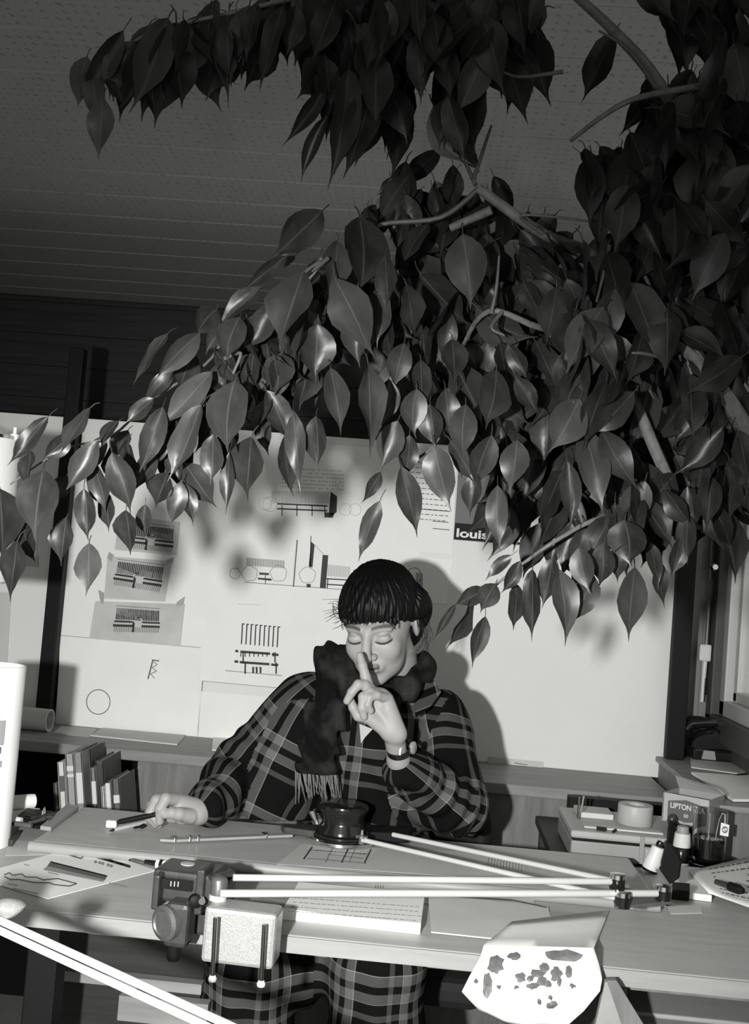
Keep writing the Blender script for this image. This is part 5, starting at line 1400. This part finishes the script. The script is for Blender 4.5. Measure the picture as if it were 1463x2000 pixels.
# cuffs, collar and undershirt
def ring(c, axd, r, hgt, th, mt, name, parent, n=28):
    return MB().lathe([(r, -hgt / 2), (r + th, -hgt / 2), (r + th, hgt / 2), (r, hgt / 2), (r, -hgt / 2)], c, axd, n, cap=False).build(name, mt, parent, smooth=True)
wl = atd(779, 1462, LD + .028); wd = atd(768, 1436, LD + .005) - atd(779, 1484, LD + .045)
wt_ = ring(wl, wd, .0232, .0135, .0022, 'black_gloss', 'watch_strap', person)
o_ = wl + (RGT * .0245) + UPV * 0.002
MB().lathe([(0.011, 0), (0.0125, 0.002), (0.0125, 0.006), (0.010, 0.008)], o_, RGT * 0.8 - FWD * 0.4, 20).build('watch_case', 'silver', wt_, smooth=True)
bk = wl - FWD * .0248 + RGT * 0.002
MB().box(bk, (.004, .003, .015)).build('strap_buckle', 'silver', wt_)
def surf_front(px, py, d0, d1, fn):     # first hit of a ray with a distance field
    ds = np.linspace(d0, d1, 160); pts = np.array([v3(atd(px, py, d)) for d in ds]); val = fn(pts)
    i = int(np.argmax(val < 0)) if (val < 0).any() else len(ds) - 1
    return ds[i]
def shirt_full(P): return shirt_sdf(P) + folds(P)
def patch(q, lift, th, mt, name, parent):
    pts = []
    for (x, y) in q:
        d = surf_front(x, y, 2.1, 2.6, shirt_full) - lift; pts.append(atd(x, y, d))
    m_ = MB().prism(pts, FWD * th)
    return m_.build(name, mt, parent)
patch([(702, 1414), (728, 1424), (713, 1440), (705, 1452)], .006, .002, 'white_cloth', 'undershirt', person)
def collar(q, name):
    pts = [atd(x, y, d) for x, y, d in q]
    m_ = MB().prism(pts, FWD * .004); o_ = m_.build(name, 'plaid', person, bevel=0.0015)
    uvl = o_.data.uv_layers.new(name='UVMap')
    for li, lp in enumerate(o_.data.loops):
        co = o_.data.vertices[lp.vertex_index].co; uvl.data[li].uv = (co.x * 0.9 + co.z * .35 + .031, co.z * 0.9 - co.x * .35 + .05)
collar([(806, 1352, 2.40), (842, 1320, 2.44), (862, 1352, 2.42), (838, 1384, 2.37), (812, 1402, 2.335)], 'collar_flap')
collar([(640, 1352, 2.38), (612, 1330, 2.43), (604, 1352, 2.40), (622, 1386, 2.345), (652, 1392, 2.345)], 'collar_flap')

# ---- scarf
def scarf_sdf(P):
    nk = v3(atd(752, 1326, 2.44))
    ring_pts = []
    f = None
    pts = [(-.088, -.050, .030), (-.055, -.098, -.012), (.0, -.108, -.034), (.054, -.088, -.004), (.086, -.03, .036), (.080, .045, .030), (.0, .085, .035), (-.080, .05, .035)]
    rad = [.036, .036, .028, .024, .022, .026, .034, .034]
    for i in range(8):
        g = cap(P, nk + np.array(pts[i]), nk + np.array(pts[(i + 1) % 8]), rad[i], rad[(i + 1) % 8]); f = g if f is None else smin(f, g, .02)
    f = smin(f, ell(P, v3(atd(654, 1305, 2.345)), (.044, .045, .052)), .02)                         # bunched knot beside the cheek
    f = smin(f, cap(P, v3(atd(640, 1285, 2.36)), v3(atd(690, 1345, 2.32)), .032, .030), .015)
    T = [v3(atd(x, y, d)) for x, y, d in ((652, 1330, 2.335), (640, 1380, 2.325), (630, 1430, 2.315), (622, 1470, 2.31), (616, 1508, 2.31))]
    ex = v3(RGT); ey = v3(FWD)
    Q = np.stack([(P - T[0]) @ ex, (P - T[0]) @ ey, (P - T[0]) @ v3(UPV)], -1)
    g = None
    for a, b in zip(T, T[1:]):
        A = np.array([(a - T[0]) @ ex, (a - T[0]) @ ey * 2.6, (a - T[0]) @ v3(UPV)]); B = np.array([(b - T[0]) @ ex, (b - T[0]) @ ey * 2.6, (b - T[0]) @ v3(UPV)])
        c = cap(Q * np.array([1, 2.6, 1]), A, B, .040, .040); g = c if g is None else np.minimum(g, c)
    f = smin(f, g * .6, .012)
    f += .0052 * np.sin((P @ v3(RGT)) * 170 + (P @ v3(UPV)) * 60 + 3 * np.sin((P @ v3(UPV)) * 24)) * .8 + .0035 * vnoise(P, 90, 5)
    return f
c_ = v3(atd(710, 1390, 2.42)); lo = c_ + (-.20, -.20, -.20); hi = c_ + (.20, .18, .20); hC = .0042
def scarf_cut(P):
    f = smax(scarf_sdf(P), -(P[..., 2] - v3(atd(616, 1512, 2.31))[2]), .004)
    return np.maximum(f, -head_sdf(((P - HC) @ HR) / HS) * HS + .0015)
CV, CF = surf_nets(field(scarf_cut, lo, hi, hC, 1.8), lo, hC)
scarf = np_mesh('scarf', CV, CF, 'scarf', person, PB)
random.seed(17)
m = MB()
for i in range(26):
    x = 578 + i * 3.1 + random.uniform(-1, 1); y0 = 1504 + random.uniform(-3, 3); L = random.uniform(40, 66); sw = random.uniform(-6, 14)
    d = 2.318 + random.uniform(-.012, .012)
    m.tube([atd(x, y0, d), atd(x + sw * .3, y0 + L * .4, d - .004), atd(x + sw, y0 + L, d + random.uniform(-.01, .02))], [.0022, .0018, .0008], 5)
o = m.build('fringe', 'scarf_knit', scarf, smooth=True); o['kind'] = 'stuff'

# ---- hair
def hair_sdf(P):
    ang = np.arctan2(P[..., 0], -(P[..., 1] - .03)); 
    f = ell(P, (0, .020, .040), (.088, .108, .098))
    f = smin(f, ell(P, (0, .080, -.02), (.075, .050, .080)), .03)                 # hair gathered at the nape
    f = smin(f, ell(P, (.084, .034, .020), (.026, .040, .046)), .02)              # loose bulge over the ear
    f = smin(f, ell(P, (-.074, .022, .022), (.022, .036, .040)), .02)
    # open the face below the fringe
    fringe = .0195 + .010 * np.exp(-((P[..., 0] + .030) / .016) ** 2) + .0045 * np.sin(P[..., 0] * 150 + 1) * np.sin(P[..., 0] * 61) + .0025 * np.sin(P[..., 0] * 330)
    cut = np.maximum.reduce([P[..., 2] - fringe, P[..., 1] + .012, np.abs(P[..., 0]) - .09])
    f = smax(f, -cut, .004)
    ears = np.maximum.reduce([P[..., 2] - .006 - .25 * (P[..., 1] + .02), P[..., 1] - .034, .050 - np.abs(P[..., 0])])
    f = smax(f, -ears, .006)
    f = f + .0011 * np.sin(ang * 46 + 5 * np.sin(P[..., 2] * 33 + ang * 3)) + .0009 * np.sin(ang * 83 + 3 * np.sin(P[..., 2] * 60)) + .0030 * vnoise(P, 60, 2) + .0012 * vnoise(P, 190, 6)
    return f
lo = np.array((-.115, -.105, -.11)); hi = np.array((.118, .145, .155)); hH = .0021
AV, AF = surf_nets(field(hair_sdf, lo, hi, hH), lo, hH)
hair = np_mesh('hair', to_world(AV), AF, 'hair', person, PB)
random.seed(31)
m = MB()
def wisp(pts, r=.0007):
    m.tube([Vector(to_world([p])[0]) for p in pts], [r, r * .9, r * .6, r * .3][:len(pts)] if len(pts) <= 4 else r, 4)
for i in range(26):              # wisps at her right temple
    z0 = random.uniform(.0, .05); l = random.uniform(.02, .045); a = random.uniform(-.5, 1.1)
    wisp([(-.082, random.uniform(-.03, .04), z0), (-.082 - l * .5, random.uniform(-.03, .03), z0 + l * .25 * a), (-.082 - l, random.uniform(-.03, .03), z0 + l * .55 * a + random.uniform(-.006, .006))])
for i in range(12):              # loose strands on the left side
    y0 = random.uniform(.0, .06); x0 = random.uniform(.075, .095); l = random.uniform(.07, .13)
    wisp([(x0, y0, .01), (x0 + random.uniform(.0, .02), y0, .01 - l * .4), (x0 + random.uniform(-.005, .012), y0 - .01, .01 - l * .75), (x0 - random.uniform(.0, .03), y0 - .02, .01 - l)])
for i in range(40):              # ends of the fringe
    x0 = random.uniform(-.065, .068); zf = .023
    yy = -.082 + (x0 / .07) ** 2 * .035
    wisp([(x0, yy - .005, zf + .014), (x0 + random.uniform(-.004, .004), yy - .009, zf + .002), (x0 + random.uniform(-.008, .008), yy - .008, zf - random.uniform(.004, .012))], .0009)
o = m.build('loose_hair', 'hair', hair, smooth=True); o['kind'] = 'stuff'

# ---- marker in her right hand
mp = empty('marker', atd(229, 1607, RD - .02), 'black marker held in the hand resting on the board', 'marker')
a, b = atd(229, 1606, RD - .026), atd(340, 1583, RD - .020)
MB().tube([a, a.lerp(b, .06), b], [.0035, .0052, .0052], 14).build('marker_barrel', 'black', mp, smooth=True)
MB().tube([a - (b - a).normalized() * .003, a], [.0015, .003], 10).build('marker_tip', 'plastic_grey', mp, smooth=True)

# ------------------------------------------------------------------ weeping fig hanging over the table
PX, PY = 0.62, 1.10
fig = empty('weeping_fig', (PX, PY, 0), 'large weeping fig whose glossy drooping leaves hang over the woman', 'plant')
MB().lathe([(0.13, 0), (0.15, 0.02), (0.19, 0.30), (0.20, 0.32), (0.185, 0.32), (0.18, 0.29), (0.001, 0.285)], (PX, PY, 0), (0, 0, 1), 36, cap=False).build('pot', 'pot', fig, smooth=True)
MB().lathe([(0.001, 0.288), (0.178, 0.288), (0.17, 0.295), (0.001, 0.30)], (PX, PY, 0), (0, 0, 1), 30, cap=False).build('soil', 'soil', fig, smooth=True)
def limb(pts, r0, r1, name='branch', mt='bark', sub=5):
    P_ = [Vector(p) for p in pts]; out = []; n = len(P_)
    for i in range(n - 1):
        a, b, c, d = P_[max(i - 1, 0)], P_[i], P_[i + 1], P_[min(i + 2, n - 1)]
        for j in range(sub):
            t = j / sub
            out.append(0.5 * ((2 * b) + (c - a) * t + (2 * a - 5 * b + 4 * c - d) * t * t + (3 * b - a - 3 * c + d) * t ** 3))
    out.append(P_[-1]); m_ = len(out) - 1
    MB().tube(out, [r0 + (r1 - r0) * i / m_ for i in range(m_ + 1)], 8).build(name, mt, fig, smooth=True)
    return out
fork = atd(1560, 1010, 1.50)
limb([(PX, PY, 0.29), (PX - .02, PY + .04, 0.75), (PX - .04, 1.28, 1.10), fork], 0.030, 0.020, 'trunk')
L1 = limb([fork, atd(1470, 860, 1.46), atd(1415, 775, 1.41), atd(1335, 665, 1.40), atd(1300, 600, 1.50), atd(1240, 545, 1.57), atd(1150, 492, 1.52), atd(1060, 456, 1.41), atd(935, 368, 1.40)], 0.013, 0.0060)
limb([fork, atd(1520, 700, 1.50), atd(1440, 420, 1.45), atd(1290, 168, 1.38), atd(1200, 62, 1.34), atd(1120, -12, 1.30)], 0.012, 0.005)
limb([atd(1120, -12, 1.30), atd(900, -40, 1.30), atd(640, -15, 1.30), atd(440, 28, 1.30), atd(300, 62, 1.30), atd(205, 118, 1.30)], 0.004, 0.0015)
limb([atd(935, 368, 1.40), atd(860, 425, 1.40), atd(740, 440, 1.40), atd(690, 492, 1.40), atd(610, 520, 1.39), atd(540, 590, 1.38), atd(450, 650, 1.37), atd(400, 712, 1.36), atd(290, 785, 1.34), atd(220, 850, 1.32), atd(120, 880, 1.30), atd(20, 946, 1.28)], 0.0036, 0.0010, 'branch', 'twig')
limb([atd(960, 410, 1.40), atd(880, 445, 1.42)], 0.006, 0.005)
limb([atd(1300, 640, 1.55), atd(1160, 655, 1.55), atd(1055, 640, 1.43), atd(955, 608, 1.41), atd(900, 690, 1.49), atd(860, 850, 1.46), atd(800, 905, 1.42)], 0.0055, 0.0015)
limb([atd(1390, 768, 1.40), atd(1346, 741, 1.38)], 0.009, 0.007)
limb([atd(1390, 165, 1.36), atd(1250, 190, 1.36), atd(1180, 225, 1.36), atd(1115, 275, 1.36)], 0.0045, 0.0025)
limb([fork, atd(1480, 1060, 1.52), atd(1400, 1045, 1.52), atd(1310, 1010, 1.50), atd(1180, 1010, 1.48), atd(1080, 1060, 1.47), atd(1010, 1110, 1.46), atd(940, 1165, 1.46)], 0.006, 0.0015)
limb([atd(1240, 780, 1.48), atd(1268, 850, 1.48), atd(1292, 905, 1.48), atd(1340, 1010, 1.5)], 0.008, 0.008)
limb([atd(1335, 665, 1.43), atd(1260, 740, 1.54), atd(1180, 800, 1.52), atd(1120, 830, 1.42)], 0.006, 0.002)
for q in (((929, 362, 1.40), (900, 300, 1.41), (872, 262, 1.41)), ((925, 350, 1.40), (945, 290, 1.40), (960, 245, 1.40)), ((1060, 456, 1.40), (1020, 420, 1.38), (1150, 432, 1.38)), ((960, 610, 1.40), (970, 560, 1.39), (975, 500, 1.39)),
          ((980, 610, 1.40), (960, 640, 1.39), (985, 655, 1.39)), ((1190, 480, 1.40), (1180, 530, 1.39), (1165, 590, 1.38)), ((1260, 540, 1.40), (1300, 610, 1.39), (1330, 560, 1.40)), ((1300, 700, 1.38), (1255, 690, 1.36), (1225, 690, 1.36)),
          ((1180, 800, 1.42), (1140, 795, 1.38), (1120, 785, 1.36)), ((440, 700, 1.31), (470, 690, 1.29), (455, 730, 1.29)), ((640, 505, 1.33), (600, 540, 1.31), (590, 560, 1.31)), ((1280, 170, 1.36), (1230, 100, 1.34), (1170, 60, 1.33)), ((1100, 140, 1.32), (1020, 150, 1.32), (980, 140, 1.32))):
    limb([atd(*p) for p in q], 0.0028, 0.0014, 'twig', 'twig')

def leaf_mesh(var):
    rs = random.Random(100 + var)
    rows = [(0, .04), (.07, .40), (.18, .76), (.32, .96), (.47, 1.0), (.61, .82), (.72, .52), (.81, .22), (.89, .075), (1.0, .010)]
    fold = rs.uniform(.10, .55); curl = rs.uniform(-.10, .38); wv = rs.uniform(.03, .11); ph = rs.uniform(0, 6); side = rs.uniform(-.16, .16); tipc = rs.uniform(-.12, .12)
    vs, fs, uvs = [], [], []
    for (t, w) in rows:
        for x in (-1, -.5, 0, .5, 1):
            z = fold * abs(x) * w * .5 * (.55 + .45 * t) - curl * t * t * .6 + wv * math.sin(t * 9 + ph + (2 if x > 0 else 0)) * abs(x) * w
            cx_ = side * math.sin(PI * t) + tipc * max(0, t - .8) * 5
            vs.append((x * .5 * w + cx_, t, z * .55)); uvs.append((.5 + x * .5, t))
    for i in range(len(rows) - 1):
        for j in range(4):
            a = i * 5 + j; fs.append((a, a + 1, a + 6, a + 5))
    b = len(vs)                  # petiole
    for (yy, zz_) in ((0.02, 0), (-.10, -.03), (-.18, -.10)):
        for k_ in range(3):
            a = 2 * PI * k_ / 3; vs.append((.022 * math.cos(a), yy, zz_ + .010 * math.sin(a))); uvs.append((.5, .1))
    for i in range(2):
        for k_ in range(3): fs.append((b + i * 3 + k_, b + i * 3 + (k_ + 1) % 3, b + i * 3 + 3 + (k_ + 1) % 3, b + i * 3 + 3 + k_))
    me = bpy.data.meshes.new('leaf')
    me.from_pydata(vs, [], fs); me.polygons.foreach_set('use_smooth', [True] * len(fs))
    l = me.uv_layers.new(name='UVMap')
    for li, lp in enumerate(me.loops): l.data[li].uv = uvs[lp.vertex_index]
    me.materials.append(MT['leaf'])
    return me
LEAVES = [leaf_mesh(i) for i in range(12)]
specs = []                       # base px, tip px, width px, depth, tilt of the tip towards the camera, roll, variant
rl = random.Random(77)
def lf(bx, by, tx, ty, w, d, tilt=None, roll=None, var=None):
    specs.append((bx, by, tx, ty, w, d, rl.uniform(-.25, .35) if tilt is None else tilt, rl.gauss(0, .42) if roll is None else roll, rl.randrange(12) if var is None else var))
def batch(d, rows):
    for r in rows: lf(r[0], r[1], r[2], r[3], r[4], d + rl.uniform(-.02, .02) + (r[5] if len(r) > 5 else 0))
batch(1.25, ((94, 814, 15, 911, 42), (176, 796, 113, 890, 48), (191, 860, 123, 964, 54), (85, 918, 65, 1054, 92, -.02), (181, 901, 208, 1003, 52), (219, 884, 256, 1007, 62), (164, 955, 167, 1058, 50), (174, 1061, 171, 1164, 60),
             (246, 996, 256, 1085, 58), (0, 955, 5, 1095, 62), (34, 1055, 7, 1175, 66), (130, 1010, 116, 1106, 54), (44, 1020, 66, 1099, 62, .02), (232, 822, 191, 872, 34), (130, 930, 100, 985, 40, .03), (284, 985, 284, 1051, 34, .03),
             (60, 880, 50, 960, 40, .03), (205, 960, 214, 1040, 40, .04), (140, 850, 80, 900, 40, .03)))
batch(1.29, ((318, 795, 270, 932, 52), (393, 791, 328, 942, 64), (414, 726, 311, 839, 58), (458, 744, 441, 884, 100, -.02), (328, 924, 300, 992, 66), (362, 905, 424, 992, 62), (417, 849, 413, 948, 56), (492, 853, 478, 978, 84),
             (448, 884, 441, 1008, 32), (362, 945, 379, 1028, 34), (355, 940, 328, 1032, 44), (300, 778, 243, 830, 40), (328, 651, 257, 750, 30), (390, 651, 304, 748, 44), (468, 620, 441, 705, 64), (424, 603, 385, 660, 48), (440, 640, 400, 690, 34),
             (340, 720, 270, 790, 36, .03), (300, 880, 262, 960, 44, .03), (250, 840, 215, 905, 44, .03), (345, 860, 350, 960, 46, .04), (510, 560, 420, 640, 44), (560, 500, 470, 570, 34), (540, 590, 470, 690, 56, .02), (480, 690, 500, 790, 60, .03),
             (380, 690, 350, 770, 50, .03)))
batch(1.33, ((630, 412, 531, 506, 74), (593, 530, 539, 680, 94, -.04), (654, 543, 720, 705, 88, -.02), (703, 424, 712, 572, 100), (753, 498, 757, 606, 46), (794, 555, 814, 664, 54), (548, 690, 539, 774, 74), (621, 633, 613, 746, 84), (511, 711, 498, 795, 44),
             (720, 711, 724, 897, 54), (646, 719, 667, 852, 54), (572, 801, 580, 960, 44), (617, 813, 619, 922, 48), (556, 850, 578, 970, 46, .03), (600, 700, 580, 800, 60, .03), (690, 600, 700, 720, 60, .04), (660, 470, 640, 580, 60, .03),
             (740, 560, 735, 680, 52, .03), (590, 450, 520, 540, 50, .04), (560, 740, 545, 850, 50, .04)))
batch(1.37, ((904, 457, 921, 606, 88), (790, 670, 769, 762, 54), (822, 703, 826, 799, 44), (884, 662, 888, 750, 58), (970, 723, 950, 836, 78), (814, 760, 810, 856, 58), (777, 822, 740, 922, 58), (847, 871, 876, 1000, 68), (783, 911, 817, 1050, 54),
             (744, 922, 706, 985, 28), (742, 978, 696, 1098, 42), (992, 672, 1032, 746, 38), (1008, 736, 1052, 810, 44), (972, 948, 976, 1078, 48), (930, 920, 915, 1012, 40), (870, 760, 880, 860, 56), (910, 790, 905, 900, 60), (960, 850, 930, 960, 60), (1010, 860, 990, 960, 60),
             (840, 790, 850, 880, 50), (880, 860, 930, 950, 56), (760, 740, 745, 840, 50), (800, 850, 790, 940, 44)))
batch(1.40, ((1232, 552, 1288, 694, 96, -.04), (1164, 648, 1260, 766, 68, -.02), (1140, 652, 1120, 770, 84, -.02), (1088, 560, 1068, 674, 74), (1136, 580, 1124, 662, 58), (1132, 780, 1072, 886, 84, -.03), (1140, 832, 1176, 1006, 68), (1176, 840, 1248, 958, 64), (1260, 940, 1232, 1034, 64),
             (1220, 1016, 1224, 1110, 74), (1108, 900, 1116, 1038, 46), (1240, 1108, 1230, 1254, 66), (1284, 1088, 1300, 1190, 34), (1412, 832, 1320, 930, 60), (1400, 995, 1450, 1138, 76), (1460, 872, 1424, 966, 56), (1092, 1112, 1108, 1262, 58), (1160, 1124, 1116, 1222, 58),
             (1040, 1112, 1040, 1254, 38), (1008, 1140, 1004, 1234, 42), (1016, 1096, 980, 1162, 34), (1000, 1084, 946, 1134, 28), (968, 1140, 938, 1196, 50), (924, 1168, 870, 1272, 34), (948, 1204, 924, 1306, 40), (890, 1180, 845, 1252, 18), (945, 1150, 885, 1180, 40),
             (1080, 1090, 1060, 1190, 44), (1130, 1070, 1150, 1160, 50), (1180, 1060, 1170, 1150, 50), (1210, 1060, 1205, 1140, 40), (1270, 1060, 1290, 1150, 36), (1330, 1050, 1310, 1130, 40)))
batch(1.29, ((241, 60, 150, 200, 48), (200, 190, 184, 312, 60), (328, 36, 256, 222, 80), (345, 45, 310, 250, 60), (395, 30, 358, 167, 84), (446, 26, 438, 206, 40), (487, 10, 466, 127, 78), (553, 10, 502, 172, 46), (580, 10, 558, 115, 50), (170, 110, 150, 210, 54),
             (635, 175, 556, 282, 36), (640, 225, 582, 356, 34), (682, 135, 650, 360, 64), (728, 175, 672, 350, 74), (230, 90, 215, 200, 60), (290, 50, 250, 180, 64), (260, 80, 205, 190, 56), (420, 0, 400, 120, 70), (520, -10, 500, 110, 60), (180, 130, 190, 250, 50),
             (310, 110, 296, 205, 46), (370, 50, 330, 150, 60), (460, 20, 478, 150, 36), (220, 130, 240, 210, 44)))
def pip(x, y, poly):
    c = False; n = len(poly)
    for i in range(n):
        (x1, y1), (x2, y2) = poly[i], poly[(i + 1) % n]
        if (y1 > y) != (y2 > y) and x < (x2 - x1) * (y - y1) / (y2 - y1) + x1: c = not c
    return c
GAPS = [((1050, -10), (1170, -10), (1150, 140), (1070, 150)), ((1120, 190), (1230, 170), (1215, 290), (1120, 310)), ((945, 180), (1040, 250), (1050, 330), (960, 340)), ((1180, 60), (1270, 20), (1330, 60), (1260, 130), (1390, 130), (1360, 160), (1230, 160)), ((1440, 50), (1475, 50), (1475, 110), (1440, 110))]
def fill(poly, n, lmin, lmax, d0, d1, ang=0.45, wr=(.36, .55)):
    xs = [p[0] for p in poly]; ys = [p[1] for p in poly]; c = 0; guard = 0
    while c < n and guard < n * 60:
        guard += 1
        x = rl.uniform(min(xs), max(xs)); y_ = rl.uniform(min(ys), max(ys))
        if not pip(x, y_, poly): continue
        L = rl.uniform(lmin, lmax); a = rl.gauss(0, ang)
        tx, ty = x + L * math.sin(a), y_ + L * math.cos(a)
        if any(pip((x * (1 - u) + tx * u), (y_ * (1 - u) + ty * u), g) for g in GAPS for u in (.2, .5, .8)): continue
        lf(x, y_, tx, ty, L * rl.uniform(*wr), rl.uniform(d0, d1), None, rl.gauss(0, .7)); c += 1
fill([(590, -60), (1080, -60), (1060, 60), (900, 160), (860, 230), (700, 190), (620, 120)], 150, 100, 160, 1.30, 1.50)
fill([(1160, -60), (1500, -60), (1500, 330), (1380, 300), (1260, 230), (1190, 60)], 95, 100, 160, 1.33, 1.55)
fill([(1130, 290), (1500, 230), (1500, 640), (1300, 600), (1180, 420)], 120, 90, 150, 1.40, 1.58, .6)
fill([(760, 320), (920, 260), (1000, 380), (1180, 440), (1150, 600), (900, 560), (760, 480)], 85, 70, 130, 1.42, 1.56, .6)
fill([(760, 520), (1150, 560), (1180, 800), (1100, 860), (900, 850), (740, 640)], 110, 90, 140, 1.43, 1.58, .4)
fill([(1120, 520), (1500, 540), (1500, 980), (1300, 960), (1120, 860)], 140, 90, 150, 1.45, 1.62, .5)
fill([(960, 860), (1480, 880), (1480, 960), (1380, 1000), (1240, 1040), (1060, 1040), (980, 960)], 85, 80, 140, 1.47, 1.62, .45)
fill([(640, 460), (780, 460), (760, 640), (560, 640)], 18, 80, 130, 1.40, 1.50)
fill([(480, 610), (640, 600), (640, 720), (520, 760)], 10, 80, 120, 1.38, 1.46)
fill([(700, 380), (860, 330), (860, 440), (700, 440)], 12, 70, 110, 1.40, 1.50)

fill([(1060, 440), (1330, 470), (1480, 600), (1480, 860), (1300, 840), (1080, 700)], 34, 100, 150, 1.34, 1.40, .45)      # leaves in front of the limbs
fill([(1150, 860), (1480, 880), (1460, 1000), (1200, 1010)], 14, 90, 140, 1.38, 1.44, .4)
fill([(1180, 240), (1480, 160), (1480, 480), (1240, 440)], 26, 100, 150, 1.32, 1.40, .5)
fill([(600, -40), (1040, -40), (980, 100), (700, 130)], 24, 110, 160, 1.27, 1.33, .35)
fill([(190, 110), (330, 40), (600, -30), (600, 40), (420, 80), (240, 150)], 34, 90, 150, 1.28, 1.36, .35)
fill([(600, 20), (760, 60), (720, 180), (640, 170)], 14, 100, 150, 1.28, 1.36, .3)
fill([(450, 640), (640, 520), (600, 760), (420, 860), (220, 900), (90, 900), (260, 800)], 40, 80, 120, 1.31, 1.37, .4)
def leaf_matrix(s):
    bx, by, tx, ty, w, d, tilt, roll, var = s
    b = atd(bx, by, d); L0 = math.hypot(tx - bx, ty - by) * d / F
    t = atd(tx, ty, d - L0 * tilt)
    ey = t - b; L = ey.length; ey.normalize()
    n = -FWD; n = (n - ey * n.dot(ey)).normalized()
    n = Matrix.Rotation(roll, 3, ey) @ n
    ex = ey.cross(n).normalized()
    W = w * d / F * .92 / max(.45, math.cos(roll))
    return Matrix(((ex.x * W, ey.x * L, n.x * L, b.x), (ex.y * W, ey.y * L, n.y * L, b.y), (ex.z * W, ey.z * L, n.z * L, b.z), (0, 0, 0, 1)))
order = sorted(range(len(specs)), key=lambda i: -math.hypot(specs[i][2] - specs[i][0], specs[i][3] - specs[i][1]) * specs[i][4] / (1.0 if i < 170 else 1.6))
rest = ([], [], [])
Minv = Matrix.Translation(-Vector((PX, PY, 0)))
for rank, i in enumerate(order):
    M = leaf_matrix(specs[i]); me = LEAVES[specs[i][8]]
    if rank < 300:
        o = bpy.data.objects.new('leaf', me); COL.objects.link(o); o.parent = fig
        o.matrix_basis = Minv @ M
    else:
        b = len(rest[0]); MM = Minv @ M
        rest[0].extend(tuple(MM @ v.co) for v in me.vertices); rest[1].extend(tuple(b + v for v in p.vertices) for p in me.polygons)
        l = me.uv_layers[0].data
        rest[2].extend(tuple(l[k_].uv) for p in me.polygons for k_ in p.loop_indices)
if rest[0]:
    me = bpy.data.meshes.new('foliage'); me.from_pydata(rest[0], [], rest[1]); me.polygons.foreach_set('use_smooth', [True] * len(rest[1]))
    l = me.uv_layers.new(name='UVMap'); l.data.foreach_set('uv', [c for uv in rest[2] for c in uv])
    me.materials.append(MT['leaf'])
    o = bpy.data.objects.new('foliage', me); COL.objects.link(o); o.parent = fig; o['kind'] = 'stuff'
